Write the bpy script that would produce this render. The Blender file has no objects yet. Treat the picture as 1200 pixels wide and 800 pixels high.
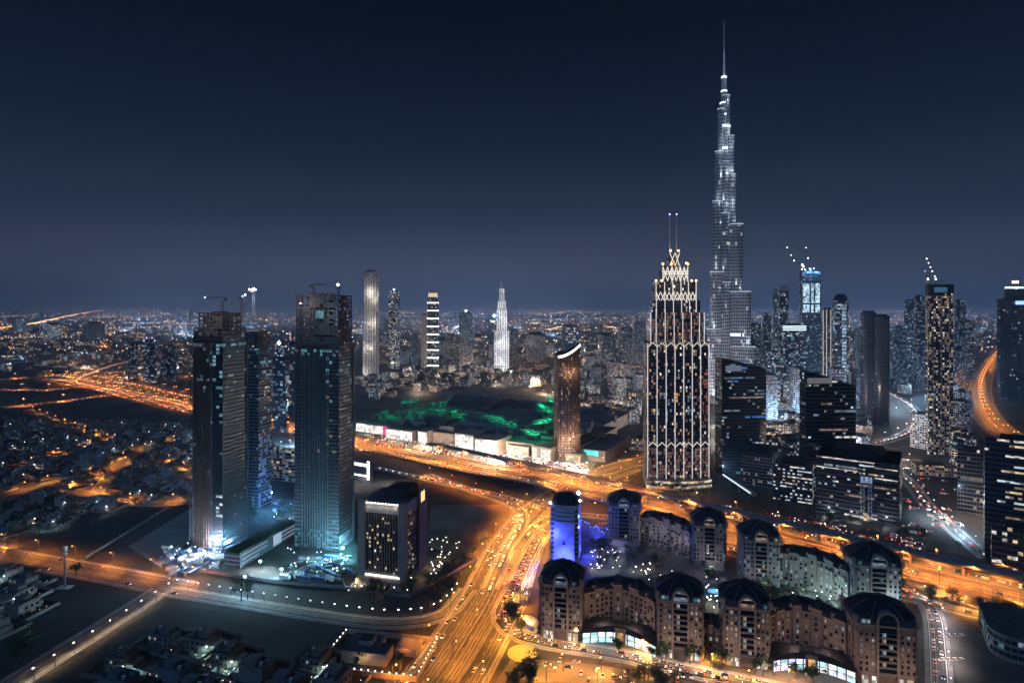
import bpy, math, random
from math import cos, sin, pi, sqrt, atan2, radians

# ---------------------------------------------------------------- scene, camera, sky, exposure
S = bpy.context.scene
C = S.collection
F = 700.0        # focal length in photo pixels (photo 1200 wide)
HC = 210.0       # camera height above ground
HY = 358.0       # photo row of the horizon
cam_d = bpy.data.cameras.new("camera")
cam_d.sensor_width = 36.0
cam_d.lens = 36.0 * F / 1200.0
cam_d.shift_y = -(400.0 - HY) / 1200.0
cam_d.clip_start = 1.0
cam_d.clip_end = 120000.0
cam = bpy.data.objects.new("camera", cam_d)
C.objects.link(cam)
cam.location = (0, 0, HC)
cam.rotation_euler = (pi / 2, 0, 0)
S.camera = cam

W = bpy.data.worlds.new("World")
S.world = W
W.use_nodes = True
nt = W.node_tree
for n in list(nt.nodes):
    nt.nodes.remove(n)
wout = nt.nodes.new("ShaderNodeOutputWorld")
sky = nt.nodes.new("ShaderNodeTexSky")
sky.sky_type = 'NISHITA'
sky.sun_disc = False
sky.sun_elevation = radians(-6.0)
sky.sun_rotation = radians(200.0)
bg1 = nt.nodes.new("ShaderNodeBackground")
bg1.inputs[1].default_value = 0.001
nt.links.new(sky.outputs[0], bg1.inputs[0])
tc = nt.nodes.new("ShaderNodeTexCoord")
sep = nt.nodes.new("ShaderNodeSeparateXYZ")
nt.links.new(tc.outputs["Generated"], sep.inputs[0])
ramp = nt.nodes.new("ShaderNodeValToRGB")
nt.links.new(sep.outputs["Z"], ramp.inputs[0])
SKY = [(0.0, (0.080, 0.074, 0.098)), (0.05, (0.052, 0.055, 0.086)), (0.13, (0.018, 0.026, 0.054)), (0.25, (0.0032, 0.0085, 0.024)),
       (0.38, (0.0004, 0.0022, 0.0085)), (0.5, (0.0001, 0.0005, 0.0030)), (1.0, (0.0002, 0.0009, 0.0035))]
el = ramp.color_ramp.elements
while len(el) < len(SKY):
    el.new(0.5)
for e, (p, c) in zip(el, SKY):
    e.position = p
    e.color = (*c, 1)
bg2 = nt.nodes.new("ShaderNodeBackground")
bg2.inputs[1].default_value = 1.0
nt.links.new(ramp.outputs[0], bg2.inputs[0])
addw = nt.nodes.new("ShaderNodeAddShader")
nt.links.new(bg1.outputs[0], addw.inputs[0])
nt.links.new(bg2.outputs[0], addw.inputs[1])
nt.links.new(addw.outputs[0], wout.inputs[0])

sun_d = bpy.data.lights.new("moon_fill", 'SUN')  # unseen moon added as blue fill for shadows and haze
sun_d.energy = 0.5
sun_d.angle = radians(12)
sun_d.color = (0.17, 0.44, 1.0)
sun = bpy.data.objects.new("moon_fill", sun_d)
C.objects.link(sun)
sun.rotation_euler = (radians(52), 0, radians(-35))

S.view_settings.view_transform = 'Standard'
S.view_settings.look = 'None'
S.view_settings.exposure = 0.0
S.view_settings.gamma = 1.0
S.view_settings.use_curve_mapping = False
S.render.engine = 'CYCLES'
cy = S.cycles
cy.use_denoising = True
cy.max_bounces = 3
cy.diffuse_bounces = 1
cy.glossy_bounces = 2
cy.transmission_bounces = 2
cy.transparent_max_bounces = 4
cy.volume_bounces = 0
cy.sample_clamp_indirect = 2.0
cy.caustics_reflective = False
cy.caustics_refractive = False

# ---------------------------------------------------------------- helpers
rnd = random.Random(11)


def G(x, y, z=0.0):
    """ground point (at height z) seen at photo pixel x, y"""
    Y = (HC - z) * F / (y - HY)
    return ((x - 600.0) * Y / F, Y)


def ZT(Y, y):
    return HC - (y - HY) * Y / F


def XT(Y, x):
    return (x - 600.0) * Y / F


MATS = {}


def _base(name):
    m = bpy.data.materials.new(name)
    m.use_nodes = True
    b = m.node_tree.nodes["Principled BSDF"]
    return m, m.node_tree, b


def mat(name, col, rough=0.7, metal=0.0, var=0.25, scale=0.15, spec=0.5, col2=None):
    """plain surface whose own colour wanders a little (dust, wear)"""
    if name in MATS:
        return MATS[name]
    m, t, b = _base(name)
    tcn = t.nodes.new("ShaderNodeTexCoord")
    nz = t.nodes.new("ShaderNodeTexNoise")
    nz.inputs["Scale"].default_value = scale
    nz.inputs["Detail"].default_value = 6
    t.links.new(tcn.outputs["Object"], nz.inputs["Vector"])
    r = t.nodes.new("ShaderNodeValToRGB")
    r.color_ramp.elements[0].position = 0.3
    r.color_ramp.elements[1].position = 0.7
    c2 = col2 or tuple(min(1, c * (1 + var)) for c in col)
    r.color_ramp.elements[0].color = (*[c * (1 - var) for c in col], 1)
    r.color_ramp.elements[1].color = (*c2, 1)
    t.links.new(nz.outputs[0], r.inputs[0])
    t.links.new(r.outputs[0], b.inputs["Base Color"])
    b.inputs["Roughness"].default_value = rough
    b.inputs["Metallic"].default_value = metal
    b.inputs["Specular IOR Level"].default_value = spec
    MATS[name] = m
    return m


def glow(name, col, strength, cell=(3.0, 3.0, 3.0), lo=0.12, sample=False):
    """a lit window, lamp or screen: brightness differs from room to room"""
    if name in MATS:
        return MATS[name]
    m, t, b = _base(name)
    b.inputs["Base Color"].default_value = (0.1, 0.1, 0.1, 1)
    b.inputs["Emission Color"].default_value = (*col, 1)
    if lo < 1:
        tcn = t.nodes.new("ShaderNodeTexCoord")
        dv = t.nodes.new("ShaderNodeVectorMath")
        dv.operation = 'DIVIDE'
        dv.inputs[1].default_value = cell
        fl = t.nodes.new("ShaderNodeVectorMath")
        fl.operation = 'FLOOR'
        wn = t.nodes.new("ShaderNodeTexWhiteNoise")
        mr = t.nodes.new("ShaderNodeMapRange")
        mr.inputs["To Min"].default_value = lo * strength
        mr.inputs["To Max"].default_value = strength * 1.35
        t.links.new(tcn.outputs["Object"], dv.inputs[0])
        t.links.new(dv.outputs[0], fl.inputs[0])
        t.links.new(fl.outputs[0], wn.inputs["Vector"])
        t.links.new(wn.outputs["Value"], mr.inputs["Value"])
        t.links.new(mr.outputs[0], b.inputs["Emission Strength"])
    else:
        b.inputs["Emission Strength"].default_value = strength
    m.cycles.emission_sampling = 'AUTO' if sample else 'NONE'
    MATS[name] = m
    return m


def glass(name, col, rough=0.12):
    if name in MATS:
        return MATS[name]
    m, t, b = _base(name)
    b.inputs["Base Color"].default_value = (*col, 1)
    b.inputs["Roughness"].default_value = rough
    b.inputs["Specular IOR Level"].default_value = 0.7
    b.inputs["IOR"].default_value = 1.6
    MATS[name] = m
    return m


class MB:
    """collects faces; build() links them as ONE mesh object"""

    def __init__(s):
        s.v, s.f, s.m, s.mats = [], [], [], []

    def mi(s, m):
        if m not in s.mats:
            s.mats.append(m)
        return s.mats.index(m)

    def poly(s, pts, m):
        k = len(s.v)
        s.v.extend(pts)
        s.f.append(tuple(range(k, k + len(pts))))
        s.m.append(s.mi(m))

    def prism(s, o, z0, z1, m, cap=True, capm=None, bottom=False):
        n = len(o)
        zt = z1 if callable(z1) else (lambda x, y: z1)
        for i in range(n):
            p, q = o[i], o[(i + 1) % n]
            s.poly([(p[0], p[1], z0), (q[0], q[1], z0), (q[0], q[1], zt(*q)), (p[0], p[1], zt(*p))], m)
        if cap:
            s.poly([(p[0], p[1], zt(*p)) for p in o], capm or m)
        if bottom:
            s.poly([(p[0], p[1], z0) for p in reversed(o)], m)

    def box(s, x0, x1, y0, y1, z0, z1, m, bottom=True):
        s.prism([(x0, y0), (x1, y0), (x1, y1), (x0, y1)], z0, z1, m, True, None, bottom)

    def tube(s, p, q, r, m, n=6, r2=None):
        r2 = r if r2 is None else r2
        d = [q[i] - p[i] for i in range(3)]
        L = sqrt(sum(c * c for c in d)) or 1e-6
        d = [c / L for c in d]
        a = (0, 0, 1) if abs(d[2]) < 0.9 else (1, 0, 0)
        u = [d[1] * a[2] - d[2] * a[1], d[2] * a[0] - d[0] * a[2], d[0] * a[1] - d[1] * a[0]]
        lu = sqrt(sum(c * c for c in u))
        u = [c / lu for c in u]
        w = [d[1] * u[2] - d[2] * u[1], d[2] * u[0] - d[0] * u[2], d[0] * u[1] - d[1] * u[0]]
        A, B = [], []
        for i in range(n):
            t = 2 * pi * i / n
            e = [u[k] * cos(t) + w[k] * sin(t) for k in range(3)]
            A.append(tuple(p[k] + e[k] * r for k in range(3)))
            B.append(tuple(q[k] + e[k] * r2 for k in range(3)))
        for i in range(n):
            j = (i + 1) % n
            s.poly([A[i], A[j], B[j], B[i]], m)
        s.poly(list(reversed(A)), m)
        s.poly(B, m)

    def loft(s, rings, m, cap=True, smooth=False):
        for a, b in zip(rings, rings[1:]):
            n = len(a)
            for i in range(n):
                j = (i + 1) % n
                s.poly([a[i], a[j], b[j], b[i]], m)
        if cap:
            s.poly(rings[-1], m)

    def ball(s, p, r, m):
        x, y, z = p
        pts = [(x + r, y, z), (x, y + r, z), (x - r, y, z), (x, y - r, z)]
        for i in range(4):
            s.poly([pts[i], pts[(i + 1) % 4], (x, y, z + r)], m)
            s.poly([pts[(i + 1) % 4], pts[i], (x, y, z - r)], m)

    def build(s, name, parent=None, loc=None, rz=0.0):
        if not s.f:
            return None
        me = bpy.data.meshes.new(name)
        me.from_pydata(s.v, [], s.f)
        for m in s.mats:
            me.materials.append(m)
        me.polygons.foreach_set("material_index", s.m)
        me.update()
        o = bpy.data.objects.new(name, me)
        C.objects.link(o)
        if parent is not None:
            o.parent = parent
        if loc is not None:
            o.location = loc
            o.rotation_euler = (0, 0, rz)
        return o


def tag(o, label, cat, group=None):
    o["label"] = label
    o["category"] = cat
    if group:
        o["group"] = group
    return o


def kind(o, k):
    if o:
        o["kind"] = k
    return o


def thing(name, label, cat, loc=(0, 0, 0), rz=0.0, group=None):
    o = bpy.data.objects.new(name, None)
    o.empty_display_size = 1
    C.objects.link(o)
    o.location = loc
    o.rotation_euler = (0, 0, rz)
    return tag(o, label, cat, group)


KIDS = {}


def freeze(root):
    """remember a prototype's children for copying"""
    def rec(o):
        return (o, [rec(c) for c in C.objects if c.parent == o])
    KIDS[root.name] = rec(root)
    return root


def dup(root, loc, rz=0.0, label=None, group=None, scale=None):
    def rec(node, parent):
        o, ch = node
        c = o.copy()
        C.objects.link(c)
        if parent is not None:
            c.parent = parent
        for k in ch:
            rec(k, c)
        return c
    r = rec(KIDS[root.name], None)
    r.location = loc
    r.rotation_euler = (0, 0, rz)
    if scale:
        r.scale = scale
    if label:
        r["label"] = label
    if group:
        r["group"] = group
    return r


USED = {}


def place(proto, loc, rz=0.0, label=None, group=None, scale=None):
    """first call moves the prototype itself, later calls copy it"""
    if proto.name not in USED:
        USED[proto.name] = 1
        proto.location = loc
        proto.rotation_euler = (0, 0, rz)
        if scale:
            proto.scale = scale
        if label:
            proto["label"] = label
        if group:
            proto["group"] = group
        return proto
    return dup(proto, loc, rz, label, group, scale)


LD = {}
UPWARD = {"wash_light", "ledge_light", "collar_light", "crown_light", "blue_flood", "horizon_fill", "tower_fill", "blue_light", "facade_fill", "cool_wash", "court_light", "tower_top_light", "city_fill_light", "flood_light"}


def light(name, loc, energy, col, radius=0.4, parent=None, spot=None, aim=None):
    if spot is None and name not in UPWARD:
        spot = 165
    key = (energy, col, radius, spot)
    if key not in LD:
        d = bpy.data.lights.new(name, 'SPOT' if spot else 'POINT')
        d.energy = energy
        d.color = col
        d.shadow_soft_size = radius
        if spot:
            d.spot_size = radians(spot)
            d.spot_blend = 0.6
        LD[key] = d
    o = bpy.data.objects.new(name, LD[key])
    C.objects.link(o)
    o.location = loc
    if parent is not None:
        o.parent = parent
    if aim is not None:
        from mathutils import Vector
        o.rotation_euler = (Vector(aim) - Vector(loc)).to_track_quat('-Z', 'Y').to_euler()
    return o


SODIUM = (1.0, 0.33, 0.055)
AMBER = (1.0, 0.55, 0.10)
COOL = (0.62, 0.85, 1.0)
CYAN = (0.16, 0.62, 1.0)
WARM = (1.0, 0.72, 0.42)
WHITE = (1.0, 0.93, 0.84)
BLUE = (0.05, 0.10, 1.0)
GREEN = (0.02, 1.0, 0.38)

# surfaces
m_asph = mat("asphalt", (0.075, 0.07, 0.068), 0.75, var=0.3, scale=0.08)
m_asph2 = mat("worn_asphalt", (0.11, 0.10, 0.095), 0.8, var=0.3, scale=0.06)
m_conc = mat("concrete", (0.26, 0.25, 0.24), 0.85)
m_concd = mat("dark_concrete", (0.10, 0.10, 0.105), 0.85)
m_slab = mat("slab_edge", (0.20, 0.21, 0.23), 0.7)
m_raw = mat("raw_concrete", (0.16, 0.14, 0.13), 0.9, var=0.4, scale=0.3)
m_white = mat("white_paint", (0.74, 0.74, 0.72), 0.6, var=0.1)
m_stone = mat("beige_stone", (0.34, 0.28, 0.23), 0.8, var=0.15)
m_brown = mat("brown_cladding", (0.20, 0.125, 0.09), 0.6, var=0.2)
m_roofd = mat("dark_roof", (0.016, 0.018, 0.026), 0.85, var=0.4, scale=0.3)
m_roofg = mat("grey_roof", (0.09, 0.095, 0.105), 0.85, var=0.4, scale=0.12)
m_steel = mat("silver_steel", (0.55, 0.57, 0.60), 0.32, metal=0.85, var=0.1)
m_dsteel = mat("dark_steel", (0.085, 0.09, 0.105), 0.5, metal=0.5)
m_sand = mat("sand", (0.20, 0.16, 0.12), 0.95, var=0.4, scale=0.03)
m_leaf = mat("leaf_green", (0.045, 0.075, 0.03), 0.7, var=0.5, scale=0.6)
m_bark = mat("bark", (0.10, 0.075, 0.05), 0.9)
m_lawn = mat("lawn", (0.05, 0.08, 0.025), 0.9, var=0.4, scale=0.3)
m_paint = mat("road_paint", (0.75, 0.75, 0.72), 0.6, var=0.15)
g_dark = glass("dark_glass", (0.012, 0.016, 0.024))
g_blue = glass("blue_glass", (0.015, 0.028, 0.055), 0.1)
g_teal = glass("teal_glass", (0.012, 0.035, 0.045), 0.15)
g_dull = glass("dusty_glass", (0.014, 0.018, 0.025), 0.42)
g_brown = glass("bronze_glass", (0.035, 0.022, 0.015), 0.2)
# lit rooms
l_warm = glow("lit_room_warm", (1.0, 0.74, 0.42), 0.75)
l_amber = glow("lit_room_amber", (1.0, 0.55, 0.18), 0.7)
l_white = glow("lit_room_white", (1.0, 0.93, 0.82), 0.85)
l_cool = glow("lit_room_cool", (0.70, 0.88, 1.0), 0.75)
l_cyan = glow("lit_room_cyan", (0.30, 0.78, 0.90), 0.34)
l_blue = glow("lit_room_blue", (0.12, 0.35, 1.0), 0.5)
l_red = glow("lit_room_red", (0.9, 0.12, 0.10), 0.4)
l_dimw = glow("dim_room_warm", (1.0, 0.70, 0.45), 0.28)
l_dimc = glow("dim_cool_pane", (0.55, 0.75, 1.0), 0.26)
l_dimr = glow("dim_room_brown", (0.85, 0.40, 0.28), 0.22)
l_green = glow("green_lamp", GREEN, 1.6)
l_lampd = glow("small_garden_lamp", (1.0, 0.88, 0.70), 2.2, lo=1)
l_lampw = glow("white_lamp", (1.0, 0.95, 0.86), 7.0, lo=1)
l_lampc = glow("cool_lamp", (0.75, 0.9, 1.0), 9.0, lo=1)
l_lampb = glow("blue_lamp", (0.25, 0.5, 1.0), 9.0, lo=1)
l_lamps = glow("sodium_lamp", (1.0, 0.48, 0.14), 9.0, lo=1)
l_strip = glow("white_strip", (1.0, 0.96, 0.9), 2.6, lo=1)
l_stripc = glow("cool_strip", (0.72, 0.86, 1.0), 2.2, lo=1)
l_head = glow("headlight_glow", (1.0, 0.93, 0.84), 4.5, lo=1)
l_tail = glow("tail_light_glow", (1.0, 0.05, 0.02), 2.6, lo=1)


def facade(wall, pane, o, z0, z1, fh, bay, lit, wm, gm, sp=0.3, mul=0.25, top=None, off=0.08, edges=None, skin=True, cap=None, world=None):
    """walls of a storeyed block on outline o (counter-clockwise), a pane in every bay of every storey"""
    n = len(o)
    zt = top or (lambda x, y: z1)
    nf = max(1, int(round((z1 - z0) / fh)))
    fh = (z1 - z0) / nf
    if skin:
        wall.prism(o, z0, zt if top else z1, wm, cap is not None, cap)
    for e in range(n):
        p, q = o[e], o[(e + 1) % n]
        dx, dy = q[0] - p[0], q[1] - p[1]
        L = sqrt(dx * dx + dy * dy)
        if L < 0.5 or (edges is not None and e not in edges):
            continue
        dx, dy = dx / L, dy / L
        nx, ny = dy * off, -dx * off
        if world is not None:
            (wx, wy, th) = world
            mx, my = (p[0] + q[0]) / 2, (p[1] + q[1]) / 2
            gx, gy = wx + mx * cos(th) - my * sin(th), wy + mx * sin(th) + my * cos(th)
            ax, ay = dy * cos(th) + dx * sin(th), dy * sin(th) - dx * cos(th)
            if (ax * gx + ay * gy) / sqrt(gx * gx + gy * gy) > 0.25:
                continue
        nb = max(1, int(round(L / bay)))
        bw = L / nb
        for i in range(nf):
            a, b = z0 + i * fh + sp * fh, z0 + (i + 1) * fh - 0.02
            for j in range(nb):
                x0, x1 = j * bw + mul * 0.5, (j + 1) * bw - mul * 0.5
                P = (p[0] + dx * x0 + nx, p[1] + dy * x0 + ny)
                Q = (p[0] + dx * x1 + nx, p[1] + dy * x1 + ny)
                if top and (b > zt(*P) - 0.3 or b > zt(*Q) - 0.3):
                    continue
                m = lit(i, j, e) if lit else None
                pane.poly([(P[0], P[1], a), (Q[0], Q[1], a), (Q[0], Q[1], b), (P[0], P[1], b)], m or gm)


def lits(p, mats, seed=1, run=0.0, runm=None, seq=3):
    """which rooms are lit: scattered rooms plus, on some storeys, long runs"""
    r = random.Random(seed)
    rows = {}
    last = {}

    def f(i, j, e):
        k = (i, e)
        if k not in rows:
            rows[k] = r.random() < run and (r.random() * 14, 3 + r.random() * 14, r.choice(runm or mats))
        w = rows[k]
        if w and w[0] < j < w[0] + w[1]:
            return w[2] if r.random() < 0.88 else None
        if r.random() < p:
            return r.choice(mats)
        return None
    return f


def rect(w, d):
    return [(-w / 2, -d / 2), (w / 2, -d / 2), (w / 2, d / 2), (-w / 2, d / 2)]


def oval(w, d, n=20, pw=1.0, a0=0.0):
    o = []
    for i in range(n):
        t = 2 * pi * i / n + a0
        c, s = cos(t), sin(t)
        o.append((abs(c) ** pw * (1 if c > 0 else -1) * w / 2, abs(s) ** pw * (1 if s > 0 else -1) * d / 2))
    return o


def fit(xl, xc, xr, yb, thd, front='L'):
    """block whose nearest foot corner is seen at xc, yb and whose sides end at xl and xr"""
    th = radians(thd)
    c = G(xc, yb)
    u, v = (cos(th), sin(th)), (-sin(th), cos(th))

    def sv(d, xp):
        k = (xp - 600.0) / F
        return (k * c[1] - c[0]) / (d[0] - k * d[1])
    if front == 'L':
        w, d = sv((-u[0], -u[1]), xl), sv(v, xr)
        s = -1
    else:
        w, d = sv(u, xr), sv(v, xl)
        s = 1
    w, d = max(4, min(w, 140)), max(6, min(d, 140))
    cx = c[0] + s * u[0] * w / 2 + v[0] * d / 2
    cyy = c[1] + s * u[1] * w / 2 + v[1] * d / 2
    return cx, cyy, w, d, th


def smooth_path(px, step=12.0, z=0.0, raw=False):
    """photo pixels -> evenly spaced points of a smooth ground path"""
    P = px if raw else [G(x, y, z) for x, y in px]
    P = [(2 * P[0][0] - P[1][0], 2 * P[0][1] - P[1][1])] + P + [(2 * P[-1][0] - P[-2][0], 2 * P[-1][1] - P[-2][1])]
    out = []
    for i in range(1, len(P) - 2):
        a, b, c, d = P[i - 1], P[i], P[i + 1], P[i + 2]
        L = sqrt((c[0] - b[0]) ** 2 + (c[1] - b[1]) ** 2)
        n = max(2, int(L / step))
        for k in range(n):
            t = k / n
            out.append(tuple(0.5 * (2 * b[q] + (c[q] - a[q]) * t + (2 * a[q] - 5 * b[q] + 4 * c[q] - d[q]) * t * t
                                    + (3 * b[q] - a[q] - 3 * c[q] + d[q]) * t ** 3) for q in (0, 1)))
    out.append(P[-2])
    return out


def along(path, step, start=0.0):
    """points and headings every step metres along a path"""
    res, need = [], start
    for a, b in zip(path, path[1:]):
        L = sqrt((b[0] - a[0]) ** 2 + (b[1] - a[1]) ** 2)
        while need <= L:
            t = need / L if L else 0
            res.append((a[0] + (b[0] - a[0]) * t, a[1] + (b[1] - a[1]) * t, atan2(b[1] - a[1], b[0] - a[0])))
            need += step
        need -= L
    return res


def normals(path):
    N = []
    for i in range(len(path)):
        a, b = path[max(0, i - 1)], path[min(len(path) - 1, i + 1)]
        L = sqrt((b[0] - a[0]) ** 2 + (b[1] - a[1]) ** 2) or 1
        N.append((-(b[1] - a[1]) / L, (b[0] - a[0]) / L))
    return N


def ribbon(mb, path, o0, o1, z, m, zf=None):
    N = normals(path)
    for i in range(len(path) - 1):
        z0 = zf(i) if zf else z
        z1 = zf(i + 1) if zf else z
        a, b = path[i], path[i + 1]
        na, nb = N[i], N[i + 1]
        mb.poly([(a[0] + na[0] * o0, a[1] + na[1] * o0, z0), (b[0] + nb[0] * o0, b[1] + nb[1] * o0, z1),
                 (b[0] + nb[0] * o1, b[1] + nb[1] * o1, z1), (a[0] + na[0] * o1, a[1] + na[1] * o1, z0)][::(1 if o1 > o0 else -1)], m)


def solid_ribbon(mb, path, o0, o1, za, zb, m, zf=None):
    """a band with thickness: top, both sides and underside"""
    N = normals(path)
    n = len(path)

    def q(i, o, z):
        dz = zf(i) if zf else 0
        return (path[i][0] + N[i][0] * o, path[i][1] + N[i][1] * o, z + dz)
    for i in range(n - 1):
        for (oa, zza, ob, zzb) in ((o0, zb, o1, zb), (o1, zb, o1, za), (o1, za, o0, za), (o0, za, o0, zb)):
            mb.poly([q(i, oa, zza), q(i + 1, oa, zza), q(i + 1, ob, zzb), q(i, ob, zzb)], m)
    for i in (0, n - 1):
        mb.poly([q(i, o0, za), q(i, o1, za), q(i, o1, zb), q(i, o0, zb)], m)
# ---------------------------------------------------------------- ground, roads
def ground_mat():
    m, t, b = _base("ground_sand_and_scrub")
    tcn = t.nodes.new("ShaderNodeTexCoord")
    n1 = t.nodes.new("ShaderNodeTexNoise")
    n1.inputs["Scale"].default_value = 0.012
    n1.inputs["Detail"].default_value = 9
    n2 = t.nodes.new("ShaderNodeTexNoise")
    n2.inputs["Scale"].default_value = 0.15
    n2.inputs["Detail"].default_value = 5
    t.links.new(tcn.outputs["Object"], n1.inputs["Vector"])
    t.links.new(tcn.outputs["Object"], n2.inputs["Vector"])
    mx = t.nodes.new("ShaderNodeMix")
    mx.data_type = 'RGBA'
    mx.blend_type = 'MULTIPLY'
    mx.inputs[0].default_value = 0.6
    r = t.nodes.new("ShaderNodeValToRGB")
    r.color_ramp.elements[0].position = 0.38
    r.color_ramp.elements[1].position = 0.62
    r.color_ramp.elements[0].color = (0.045, 0.042, 0.038, 1)
    r.color_ramp.elements[1].color = (0.13, 0.11, 0.09, 1)
    t.links.new(n1.outputs[0], r.inputs[0])
    t.links.new(r.outputs[0], mx.inputs[6])
    t.links.new(n2.outputs[1], mx.inputs[7])
    t.links.new(mx.outputs[2], b.inputs["Base Color"])
    b.inputs["Roughness"].default_value = 0.95
    return m


gb = MB()
gb.poly([(-50000, -3000, 0), (50000, -3000, 0), (50000, 60000, 0), (-50000, 60000, 0)], ground_mat())
kind(gb.build("ground"), "structure")


def patch(name, px, z, m):
    b = MB()
    b.poly([(*G(x, y), z) for x, y in px], m)
    return kind(b.build(name), "structure")


m_trail = mat("pale_trail_asphalt", (0.20, 0.185, 0.17), 0.6, var=.3, scale=.05)  # wheel-track bands with vehicle light trails painted into their colour
m_trail2 = mat("dark_trail_asphalt", (0.035, 0.034, 0.033), 0.55, var=.3, scale=.05)
ROADS = {}
zroad = [0.06]
marks = MB()


def road(key, name, px, width, m=None, kerb=True, dash=True, lanes=None):
    path = smooth_path(px)
    ROADS[key] = path
    z = zroad[0]
    zroad[0] += 0.012
    b = MB()
    ribbon(b, path, -width / 2, width / 2, z, m or m_asph)
    kind(b.build(name), "structure")
    if kerb:
        k = MB()
        for s in (-1, 1):
            solid_ribbon(k, path, s * width / 2, s * (width / 2 + 2.2), 0.0, 0.16, m_conc)
        kind(k.build("pavement"), "structure")
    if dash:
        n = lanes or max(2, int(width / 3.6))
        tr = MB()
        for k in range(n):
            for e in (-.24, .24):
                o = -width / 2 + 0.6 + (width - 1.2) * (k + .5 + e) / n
                ribbon(tr, path, o - .38, o + .38, z + .004, m_trail if (k * 7 + n) % 3 else m_trail2)
        kind(tr.build("light_trail_tracks"), "structure")
        for s in (-1, 1):
            ribbon(marks, path, s * (width / 2 - 0.7) - 0.22, s * (width / 2 - 0.7) + 0.22, z + 0.2, m_paint)
        for k in range(1, n):
            o = -width / 2 + 0.6 + (width - 1.2) * k / n
            for i, (x, y, h) in enumerate(along(path, 14.0)):
                c, s2 = cos(h), sin(h)
                cx, cyy = x - s2 * o, y + c * o
                marks.poly([(cx - c * 2 + s2 * .07, cyy - s2 * 2 - c * .07, z + .2), (cx + c * 2 + s2 * .07, cyy + s2 * 2 - c * .07, z + .2),
                            (cx + c * 2 - s2 * .07, cyy + s2 * 2 + c * .07, z + .2), (cx - c * 2 - s2 * .07, cyy - s2 * 2 + c * .07, z + .2)], m_paint)
    return path


# the eastbound and westbound decks of the highway rise over the boulevard on a flyover
SZR = [(60, 444), (110, 453), (165, 464), (225, 477), (320, 498), (380, 511), (440, 524), (520, 541), (600, 560), (680, 580), (760, 600), (860, 626), (960, 652), (1080, 682), (1200, 711), (1330, 745)]
szr = smooth_path(SZR, 10.0)
ROADS["szr"] = szr
CR = G(655, 585)


def bump(i, path=szr):
    d = sqrt((path[i][0] - CR[0]) ** 2 + (path[i][1] - CR[1]) ** 2)
    t = max(0.0, min(1.0, (170 - d) / 110))
    return 7.0 * t * t * (3 - 2 * t)


for nm, a, b in (("highway_far_carriageway", 4.0, 23.0), ("highway_near_carriageway", -23.0, -4.0)):
    mb = MB()
    solid_ribbon(mb, szr, a, b, -0.9, 0.5, m_asph2, bump)
    o = kind(mb.build(nm), "structure")
    par = MB()
    for e in (a, b):
        solid_ribbon(par, szr, e - 0.2, e + 0.2, 0.4, 1.5, m_conc, bump)
    kind(par.build("parapet", o), "structure")
    pr = MB()
    for x, y, h in along(szr, 32.0):
        k = min(range(len(szr)), key=lambda q: (szr[q][0] - x) ** 2 + (szr[q][1] - y) ** 2)
        z = bump(k)
        if z > 2.2:
            for oo in (a + 5, b - 5):
                px_, py_ = x - sin(h) * oo, y + cos(h) * oo
                pr.tube((px_, py_, -0.1), (px_, py_, z - 0.8), 0.9, m_conc, 8)
    kind(pr.build("flyover_pier", o), "structure")
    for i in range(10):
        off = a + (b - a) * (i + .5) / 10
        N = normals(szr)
        ribbon(marks, szr, off - .4, off + .4, 0, m_trail if i % 4 else m_trail2, lambda j: 0.53 + bump(j))  # pale and dark bands painted as light trails on the carriageways
    for i in range(1, 5):
        off = a + (b - a) * i / 5
        N = normals(szr)
        for j in range(0, len(szr) - 1, 1):
            x0, y0 = szr[j]
            x1, y1 = szr[j + 1]
            xm, ym = x0 + (x1 - x0) * .45, y0 + (y1 - y0) * .45
            zz = 0.56 + bump(j)
            n_ = N[j]
            marks.poly([(x0 + n_[0] * (off - .12), y0 + n_[1] * (off - .12), zz), (xm + n_[0] * (off - .12), ym + n_[1] * (off - .12), zz),
                        (xm + n_[0] * (off + .12), ym + n_[1] * (off + .12), zz), (x0 + n_[0] * (off + .12), y0 + n_[1] * (off + .12), zz)], m_paint)
md = MB()
solid_ribbon(md, szr, -3.8, 3.8, -0.5, 0.35, m_sand, bump)
kind(md.build("highway_verge"), "structure")

road("service", "service_road", [(700, 615), (760, 622), (860, 648), (960, 674), (1080, 704), (1200, 734), (1300, 760)], 11)
road("boulevard", "boulevard", [(495, 830), (520, 795), (545, 757), (578, 700), (604, 640), (632, 603), (662, 580), (700, 559), (745, 544), (800, 533)], 46, lanes=10)
road("hotel_street", "hotel_street", [(632, 628), (618, 655), (602, 690), (588, 716), (597, 738), (640, 753), (720, 766), (800, 784), (880, 800), (960, 818)], 11)
road("left_avenue", "avenue", [(-60, 638), (0, 650), (100, 668), (186, 684), (215, 690)], 22, lanes=4)
road("lamp_lane", "lane", [(196, 692), (300, 709), (410, 726), (470, 730), (520, 720), (548, 690)], 11)
road("corner_road", "side_road", [(190, 690), (140, 722), (100, 747), (50, 778), (0, 810)], 15)
road("il", "interchange_slip_road", [(-40, 480), (0, 478), (60, 472), (135, 462)], 24, dash=False)
road("im", "interchange_slip_road", [(-60, 458), (0, 457), (60, 457), (100, 454), (140, 464), (225, 484), (330, 506), (440, 532)], 14, dash=False)
road("iu", "interchange_slip_road", [(88, 446), (100, 440), (118, 433), (140, 426), (170, 420)], 20, dash=False)
road("ir", "interchange_slip_road", [(70, 440), (110, 447), (150, 449), (225, 466), (320, 486)], 18, dash=False)
road("ib", "interchange_slip_road", [(-40, 447), (0, 445), (60, 440), (92, 437), (140, 436), (180, 440)], 16, dash=False)
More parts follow.
